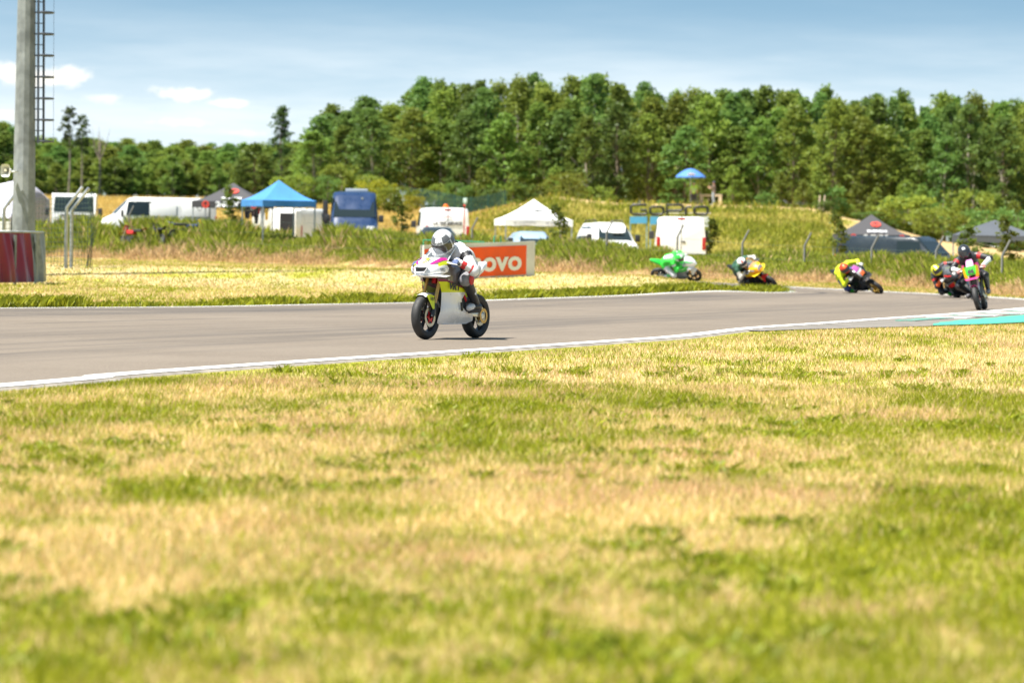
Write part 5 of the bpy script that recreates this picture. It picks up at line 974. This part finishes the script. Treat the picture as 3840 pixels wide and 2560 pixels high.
# yellow and black bike
y2 = -.95; M2 = root_at((7.15, 105.1), y2, R(46)); race_bike('yellow and red race motorcycle second in the far bend', M2, dict(nose=org_f, belly=blk_f, mid=blk_f, upper=yel_f, band=yel_f, band2=wsh, trim=red_f, tank=blk_f, tail=blk_f, fender=red_f, fender2=red_f, intake=False, lip=yel_f))
MB().lathe([(0, 0), (.09, 0), (.09, .006)], 16, 'X', (.615, 0, .80)).build('number_disc', wht_log, bpy.data.objects[[x.name for x in bpy.data.objects if x.get('label', '').startswith('yellow and red race')][0]])
J = pose(hang=.3, look=(.9, -.35, -.05)); rider('rider with white, red and green helmet and dark green leathers in the far bend', M2, [cm('dark_green_leather', (.03, .10, .06)), cm('bone_leather', (.5, .47, .4)), cm('bone_leather', (.5, .47, .4)), K_, K_, cm('dark_green_leather', (.03, .10, .06))], wsh, dvis, ((-.25, .25, .5, 1.4, rsh), (1.2, 2.2, -.2, .4, gsh), (-2.2, -1.2, -.2, .4, gsh)), K_, K_, yel_f, J)
# number 33 supermoto
y3 = math.atan2(-1.0, .62); M3 = root_at((9.38, 97.9), y3, R(49)); naked_bike('black supermoto with white and orange number plate leaning into the hairpin', M3, dict(plate=wsh, num='33', numc=norange, screen=lilac_f, cheek=blk_f, side=blk_f, shroud=blk_f, beak=blk_f, fender=blk_f, fender2=blk_f, tank=blk_f, tail=blk_f, rim=gold_rim, fork=carbon, forkleg=alu, frame=carbon, arm=carbon))
J = pose(hang=.35, look=(.95, -.2, -.05)); rider('rider in fluorescent yellow leathers with red helmet hanging off the black supermoto', M3, [NY_, NY_, NY_, BL_, BL_, NY_], rsh, dvis, ((-.4, .4, .55, 1.1, norange), (1.0, 2.4, -.5, .3, blk_f), (-2.4, -1.0, -.5, .3, blk_f)), glove_w, K_, ngreen, J)
# rider with the yellow helmet, half hidden
y5 = math.atan2(-1.0, .25); M5 = root_at((11.2, 93.0), y5, R(45)); race_bike('black and red motorcycle half hidden behind the pink supermoto', M5, dict(nose=blk_f, belly=blk_f, mid=red_f, upper=blk_f, band=red_f, band2=blk_f, trim=blk_f, tank=blk_f, tail=blk_f, fender=blk_f, fender2=blk_f, intake=False))
J = pose(hang=.45, look=(1, .0, -.05)); rider('rider with yellow helmet low in the bend behind the pink supermoto', M5, [K_, K_, cm('orange_leather', (.75, .12, .02)), K_, K_, RD_], ysh, dvis, ((-.2, .2, .5, 1.4, wsh), (.7, 1.1, .3, 1.0, blk_f), (-1.1, -.7, .3, 1.0, blk_f)), glove_w, K_, ngreen, J)
# pink supermoto leaving the hairpin
y4 = math.atan2(-1.05, -.24); M4 = root_at((9.36, 77.0), y4, R(14)); naked_bike('pink and yellow supermoto with green number plate at the kerb', M4, dict(plate=ngreen, num='66', numc=black_txt, screen=lilac_f, cheek=yel_f, side=pink_f, shroud=blk_f, beak=pink_f, fender=pink_f, fender2=wsh, tank=pink_f, tail=pink_f, fork=alu, forkleg=carbon, frame=carbon, dual=True))
J = pose('upright', hang=.35, look=(1, .12, -.30)); rider('rider in black leathers with black helmet on the pink supermoto', M4, [K_, K_, W_, K_, K_, RD_], ksh, dvis, ((-.3, .3, .6, .85, wsh),), cm('red_white_glove', (.5, .12, .1)), K_, GR_, J)
# ------------------------------------------------------------------ light mast, barrier, fences, hoarding
mast_m = mat('mast_steel', (.25, .27, .275), .55, .35, noise=.35, nscale=2.2)
YM = 97.0; bx = XA(88, YM, 880); zb = gz1(bx, YM); o = thing('light_mast', 'tall tapered grey steel mast with caged ladder at the left edge', 'mast', (bx, YM, zb)); mpx = FPX / YM; r0 = 43.5 / mpx; z0 = P(88, 880, YM).z - zb; z1 = P(111, 0, YM).z - zb; r1 = 34 / mpx; HT = 24.0; slope = (r1 - r0) / (z1 - z0)
def mr(z): return r0 + slope * (z - z0)
dx = (XA(111, YM, 0) - bx) / (z1 - z0)
MB().lathe([(mr(-.5), -.5), (mr(HT), HT)], 12, 'Z').build('shaft', mast_m, o, smooth=False); MB().lathe([(.0, .05), (.55, .05), (.55, .0), (.0, 0)], 20, 'Z').build('base_flange', mast_m, o)
lad = mat('ladder_steel', (.06, .07, .09), .5, .5); zl0 = P(150, 538, YM).z - zb; xr = lambda z: mr(z)
for i, off in enumerate((.10, .20)):
    MB().box((0, 0, 0), (.055, .05, HT - zl0)).build('ladder_rail', lad, o, smooth=False).matrix_local = Matrix.Translation((mr((zl0 + HT) / 2) + off, -.12 + .30 * i - .15, (zl0 + HT) / 2)) @ Matrix.Rotation(math.atan(slope), 4, 'Y')
k = 0; z = zl0 + .05
while z < 8.5:
    x = mr(z); MB().tube([(x - .02, -.05, z), (x + .17, .02, z)], .015, 6).build('rung', lad, o)
    if k % 2 == 0:
        MB().box((x + .20, -.05, z), (.36, .03, .045)).build('cage_bracket', lad, o, smooth=False)
        MB().tube([(x + .20 + .28 * math.cos(a) - .02, .33 * math.sin(a) - .05, z) for a in [R(-95 + 190 * q / 10) for q in range(11)]], .024, 5).build('cage_hoop', lad, o)
    z += .27; k += 1
MB().box((0, 0, 0), (.006, .02, 8.6 - zl0)).build('cage_strap', lad, o, smooth=False).matrix_local = Matrix.Translation((mr((zl0 + 8.6) / 2) + .462, -.05, (zl0 + 8.6) / 2)) @ Matrix.Rotation(math.atan(slope), 4, 'Y')
# loudspeaker on the mast
hp = P(24, 640, YM - .6); o = thing('horn_speaker', 'white horn loudspeaker on a bracket on the left of the mast', 'loudspeaker', hp, (0, 0, -1.75)); hm = mat('speaker_shell', (.66, .66, .62), .5)
def rr(x, w_, h_): return [(x, w_ * math.copysign(abs(math.cos(a)) ** .5, math.cos(a)), h_ * math.copysign(abs(math.sin(a)) ** .5, math.sin(a))) for a in [2 * math.pi * k / 16 for k in range(16)]]
MB().loft([rr(-.14, .03, .03), rr(-.05, .05, .06), rr(.06, .10, .13), rr(.10, .125, .16)], cap=False).build('horn', hm, o); MB().lathe([(0, -.30), (.06, -.29), (.07, -.14), (.03, -.12)], 14, 'X').build('driver', hm, o); MB().tube([(-.05, 0, 0), (.09, 0, .01)], [.02, .035], 8).build('phase_plug', mat('cream_plastic', (.6, .55, .4), .5), o)
MB().tube([(-.2, 0, -.02), (-.22, .14, -.02), (-.10, .26, -.01)], .02, 6).build('bracket', steel, o)
# red safety barrier with rippled sheet
o = thing('track_barrier', 'red and grey rippled sheet barrier at the left edge beside the track', 'barrier', (0, 0, 0)); redb = mat('red_belt', (.20, .006, .008), .28, coat=0, spec=.5); greyb = mat('grey_belt', (.22, .24, .23), .35, .35, noise=.3, nscale=5)
pts = [(-15.5, 84.2), (-13.5, 85.6), (-12.2, 87.2), (-11.55, 88.6), (-11.22, 89.5), (-11.12, 90.1), (-11.10, 90.6), (-11.2, 91.1), (-11.6, 91.6), (-12.6, 92.0), (-14.5, 92.2)]
S = dense(smooth_line(pts, 10), 260); rb_ = random.Random(3); ht = 1.16
def sheet(i0, i1, m, nm, top=1.0):
    rows = []
    for q in range(7):
        f = q / 6; row = []
        for i in range(i0, i1):
            nx, ny = (S[min(i + 1, 259)] - S[max(i - 1, 0)]); L_ = math.hypot(nx, ny); wv = .045 * math.sin(i * .42) * (.4 + .6 * math.sin(math.pi * f)) + .05 * math.sin(i * .11 + f * 1.5) + .03 * math.sin(i * .9 + 3 * f) * math.sin(i * .07)
            x, y = S[i] + np.array((ny, -nx)) / L_ * (wv - .12 * f + .06); row.append((x, y, gz1(x, y) + .06 + ht * top * f))
        rows.append(row)
    MB().loft(rows, closed=False).build(nm, m, o, flat_angle=80)
# panels overlap edge to edge
marks = [0, 70, 104, 132, 150, 166, 200, 259]; 
for a, b_ in zip(marks[:-1], marks[1:]): sheet(a, min(b_ + 1, 260), redb if b_ <= 150 else greyb, 'panel')
row0 = [(x, y, gz1(x, y) + ht + .06) for x, y in S[::6]]; MB().tube(row0, .018, 6).build('top_rail', greyb, o)
for i in range(10, 250, 24):
    x, y = S[i] * .985 + np.array((-11.9, 89.6)) * .015; MB().tube([(x, y, gz1(x, y) - .1), (x, y, gz1(x, y) + ht)], .04, 6).build('post', greyb, o)
# wire fence with cranked posts, left
def cranked(mb, x, y, h, crank=.55, side=(.5, -.1)):
    z = gz1(x, y); mb.tube([(x, y, z - .2), (x, y, z + h), (x + side[0] * crank * 1.5, y + side[1] * crank, z + h + crank)], .045, 8)
o = thing('wire_fence', 'wire mesh fence with cranked steel posts beside the red barrier', 'fence', (0, 0, 0)); fp = [(-14.6, 98.4), (-13.2, 99.4), (-11.72, 100.6), (-11.15, 101.2)]
for i, (x, y) in enumerate(fp[:3]): mb = MB(); cranked(mb, x, y, 1.58); mb.build('post', steel, o)
mb = MB(); cranked(mb, -11.62, 100.9, 1.5, .6); mb.build('brace_post', steel, o)
wire = mat('green_wire', (.05, .09, .07), .6); mb = MB(); FP = dense(np.array(fp), 46)
for k in range(15):
    h_ = .06 + k * .125; mb.tube([(x, y, gz1(x, y) + h_ + .01 * math.sin(i * .9 + k)) for i, (x, y) in enumerate(FP[::3])], .005, 3, cap=False)
for x, y in FP: mb.tube([(x, y, gz1(x, y) + .05), (x + .01, y, gz1(x, y) + 1.85)], .005, 3, cap=False)
for k in range(9): x, y = FP[-1]; mb.tube([(x + rb_.uniform(-.12, .1), y, gz1(x, y)), (x + rb_.uniform(-.1, .15), y, gz1(x, y) + 1.0), (x + rb_.uniform(-.15, .1), y, gz1(x, y) + 1.95)], .006, 3, cap=False)
mb.build('wire_mesh', wire, o)
# cranked posts of the fence along the bank
o = thing('bank_fence', 'row of cranked grey fence posts with thin wires along the bank top', 'fence', (0, 0, 0)); tops = []
for px, py in ((482, 772), (1770, 815), (2275, 826), (2540, 842), (2785, 862), (3018, 872), (3270, 880), (3512, 886), (3760, 900)):
    t_ = (px - 1920) / FPX; Y = float(foot(t_)) + 5.0; X = XA(px, Y, 900); z = gz1(X, Y); zt = P(px, py, Y).z; mb = MB(); mb.tube([(X, Y, z - .2), (X, Y, zt - .42), (X + .20, Y - .06, zt)], [.035, .035, .03], 8); mb.build('post', mat('weathered_post', (.20, .20, .19), .7, .2), o); tops.append((X, Y, zt - .45))
for dz in (0, -.45, -.9): MB().tube([(x, y, z + dz) for x, y, z in tops], .004, 3, cap=False).build('wire', wire, o)
# red post beside the service van, and two pale stakes on the mound
a = P(1742, 772, 150); q = MB().tube([(0, 0, -.2), (0, 0, a.z - gz1(a.x, 150))], .022, 8).lathe([(0, .06), (.05, .04), (.06, .0)], 10, 'Z', (0, 0, a.z - gz1(a.x, 150))).build('marker_post', mat('red_marker', (.6, .06, .03), .5), None, label='thin red marker post at the right of the service van', category='post'); q.location = (a.x, 150, gz1(a.x, 150))
for px, lab in ((3072, 'left of two pale stakes at the end of the mound crest'), (3090, 'right of two pale stakes at the end of the mound crest')):
    a = P(px, 733, 286); z = gz1(a.x, 286); q = MB().tube([(0, 0, -.2), (.06, 0, a.z - z)], [.07, .05], 7).lathe([(0, .02), (.05, 0)], 7, 'Z', (.06, 0, a.z - z)).build('wooden_stake', mat('pale_wood', (.55, .48, .36), .8), None, label=lab, category='stake', group='stakes on the mound'); q.location = (a.x, 286, z)
# green mesh fence at the edge of the wood
o = thing('boundary_fence', 'dark green mesh fence along the edge of the wood', 'fence', (0, 0, 0)); gf = mat('fence_green', (.015, .07, .05), .6); FG = [(XA(px, Y, 760), Y) for px, Y in ((1200, 317), (1560, 309), (1900, 303))]; D = dense(np.array(FG), 110)
for x, y in D[::9]: MB().tube([(x, y, gz1(x, y) - .2), (x, y, gz1(x, y) + 1.75)], .05, 6).build('post', gf, o)
mb = MB()
for h_ in np.arange(.15, 1.75, .16): mb.tube([(x, y, gz1(x, y) + h_) for x, y in D[::4]], .022, 3, cap=False)
for x, y in dense(np.array(FG), 180): mb.tube([(x, y, gz1(x, y)), (x, y, gz1(x, y) + 1.68)], .016, 3, cap=False)
mb.build('mesh_wires', gf, o)
a = P(1744, 752, 300); q = MB().box((0, 0, 0), (.28, .03, .38), bev=.01).tube([(0, .03, -a.z + gz1(a.x, 300)), (0, .03, .1)], .03, 6).build('small_sign', mat('pale_cyan_sign', (.55, .75, .72), .6), None, label='small pale sign on a post before the boundary fence', category='sign'); q.location = a
# orange advertising hoarding with green frame behind the leading rider
o = thing('advert_hoarding', 'orange and white advertising board with green frame behind the leading rider', 'hoarding', (0, 0, 0)); orange = mat('orange_vinyl', (.88, .10, .01), .6, noise=.1, nscale=3); wbd = mat('white_vinyl', (.66, .65, .62), .6, noise=.12, nscale=2)
A_, B_ = P(1588, 1040, 96.4), P(2004, 1056, 98.9); A_.z = gz1(A_.x, A_.y); B_.z = gz1(B_.x, B_.y); rt_ = (B_ - A_).normalized(); upv = Vector((0, 0, 1)); nv = rt_.cross(upv).normalized(); Lb = (B_ - A_).length; hb = .90
def panel(u0, u1, v0, v1, off, m, nm, wav=0.0, par=None):
    n = 14; rows = [[A_ + rt_ * (u0 + (u1 - u0) * i / n) + upv * v + nv * (off + wav * math.sin(i * 1.1 + v * 4)) for i in range(n + 1)] for v in np.linspace(v0, v1, 5)]; return MB().loft(rows, closed=False).build(nm, m, par or o)
MB().prism([A_, B_, B_ + upv * hb, A_ + upv * hb], -nv * .06).build('board', wbd, o, smooth=False); panel(.0, Lb - .30, .05, hb - .10, .012, orange, 'vinyl', .004)
for k in range(4): f = A_ + rt_ * (Lb * (k / 3.0) * .98 + .02) - nv * .12; MB().tube([f - upv * .1, f + upv * hb], .03, 6).build('upright', steel, o)
put_text('lettering', 'lenovo', .70, wht_log, o, A_ + rt_ * (Lb * .555) + upv * .40 + nv * .03, rt_, upv, .02, 0, 1.25)
gr_ = mat('green_tube', (.03, .36, .20), .5); f0 = A_ - nv * 1.2; z_ = P(1900, 905, 99).z
MB().tube([f0 + rt_ * 1.0, Vector(((f0 + rt_ * 1.0).x, (f0 + rt_ * 1.0).y, z_)), Vector(((f0 + rt_ * (Lb - .7)).x, (f0 + rt_ * (Lb - .7)).y, z_ - .03)), f0 + rt_ * (Lb - .7)], .018, 6).tube([f0 + rt_ * (Lb - .35), f0 + rt_ * (Lb - .35) + upv * (hb + .12), f0 + rt_ * (Lb - .12) + upv * (hb + .12), f0 + rt_ * (Lb - .12)], .018, 6).build('green_frame', gr_, o)
# ------------------------------------------------------------------ people on the mound crest
skin = mat('skin', (.45, .25, .17), .55); vestm = cm('hi_vis_vest', (.36, .62, .06)); jean = cm('pale_jeans', (.35, .42, .50)); shirt = cm('grey_brown_shirt', (.22, .18, .15)); hat = cm('green_cap', (.05, .2, .08))
def stander(label, px, Y, rz, torso, legs, cap, arms, seat=False):
    X = XA(px, Y, 760); o = thing('person', label, 'person', (X, Y, gz1(X, Y)), (0, 0, rz)); B = []; hz = .92 if not seat else .95
    B += [((0, 0, hz), (0, .0, 1.16), .125, .13, 0), ((0, .07, hz), (0, .08, 1.36), .11, .10, 0), ((0, -.07, hz), (0, -.08, 1.36), .11, .10, 0), ((0, 0, 1.36), (.01, 0, 1.53), .09, .055, 2)]
    for s, a in ((1, arms[0]), (-1, arms[1])):
        B += [((0, s * .1, 1.4), (0, s * .19, 1.40), .08, .065, 0), ((0, s * .2, 1.4), a[0], .055, .045, 0), (a[0], a[1], .042, .03, 2), ((0, s * .09, .92), (.02, s * .11, .50), .095, .065, 1), ((.02, s * .11, .5), (-.02, s * .11, .08), .06, .042, 1), ((-.03, s * .11, .045), (.15, s * .12, .04), .042, .04, 1)]
    B += [((.02, 0, 1.60), (.02, 0, 1.66), .085, .09, 2)]
    link('body', figure('body', B, [torso, legs, skin], .02), o)
    h = MB(); capsule(h, (-.005, 0, 1.685), (0, 0, 1.70), .098, .09, 14); h.box((.12, 0, 1.68), (.12, .13, .015), bev=.005); h.build('cap', cap, o)
    f = MB(); f.ell((.108, 0, 1.615), (.022, .015, .022)); f.box((.098, 0, 1.575), (.02, .045, .012)).ell((.095, .032, 1.645), (.012, .012, .008)).ell((.095, -.032, 1.645), (.012, .012, .008)).ell((.02, .092, 1.63), (.02, .012, .03)).ell((.02, -.092, 1.63), (.02, .012, .03)); f.build('face', skin, o)
    for a in arms: d = (Vector(a[1]) - Vector(a[0])).normalized(); hand(o, Vector(a[1]), Vector(a[1]) + d * .08, Vector((0, 0, 1)) if abs(d.z) < .8 else Vector((1, 0, 0)), skin, 1.0, 'hand', False)
    return o
ps = stander('marshal in a green hi vis vest standing under the blue parasol, back to the camera', 2601, 288.3, 1.5, vestm, K_, hat, (((.02, .27, 1.14), (.10, .22, .92)), ((.02, -.27, 1.14), (.10, -.22, .92))))
for z in (1.02, 1.18): MB().lathe([(.185, -.02), (.185, .02)], 20, 'Z', (0, 0, z)).build('reflective_band', mat('reflective_grey', (.5, .52, .5), .4), ps)
for ob in [x for x in ps.children if x.name.startswith('reflective')]: ob.scale = (.78, 1.15, 1)
stander('person in brown shirt and pale jeans, arms raised, on the mound crest', 2676, 288, 2.6, shirt, jean, mat('dark_cap', (.05, .05, .09), .8), (((.16, .26, 1.18), (.34, .14, 1.30)), ((.16, -.26, 1.18), (.34, -.10, 1.34))))
cr = mat('cream_board', (.62, .50, .32), .8, noise=.15); X = XA(2670, 289.5, 760); o = thing('bench', 'cream wooden bench behind the person on the mound crest', 'bench', (X, 289.5, gz1(X, 289.5)), (0, 0, -.1))
MB().box((-.1, 0, .72), (1.7, .35, .16), bev=.02).build('seat', cr, o)
for x in (-.8, .62): MB().box((x, 0, .32), (.22, .32, .70), bev=.02).build('leg', cr, o)
X = XA(2585, 289.2, 760); o = thing('folding_chair', 'folding chair behind the marshal under the parasol', 'chair', (X + .35, 289.2, gz1(X, 289.2)), (0, 0, .2))
MB().box((0, 0, .45), (.5, .45, .04), bev=.01).build('seat', black_cloth, o); MB().box((0, .24, .75), (.5, .03, .45), bev=.01).build('backrest', black_cloth, o)
for sx in (-.25, .25):
    for sy in (-.22, .22): MB().tube([(sx, sy, 0), (sx, sy * .8, .46 if sy < 0 else .95)], .016, 6).build('leg', steel, o)
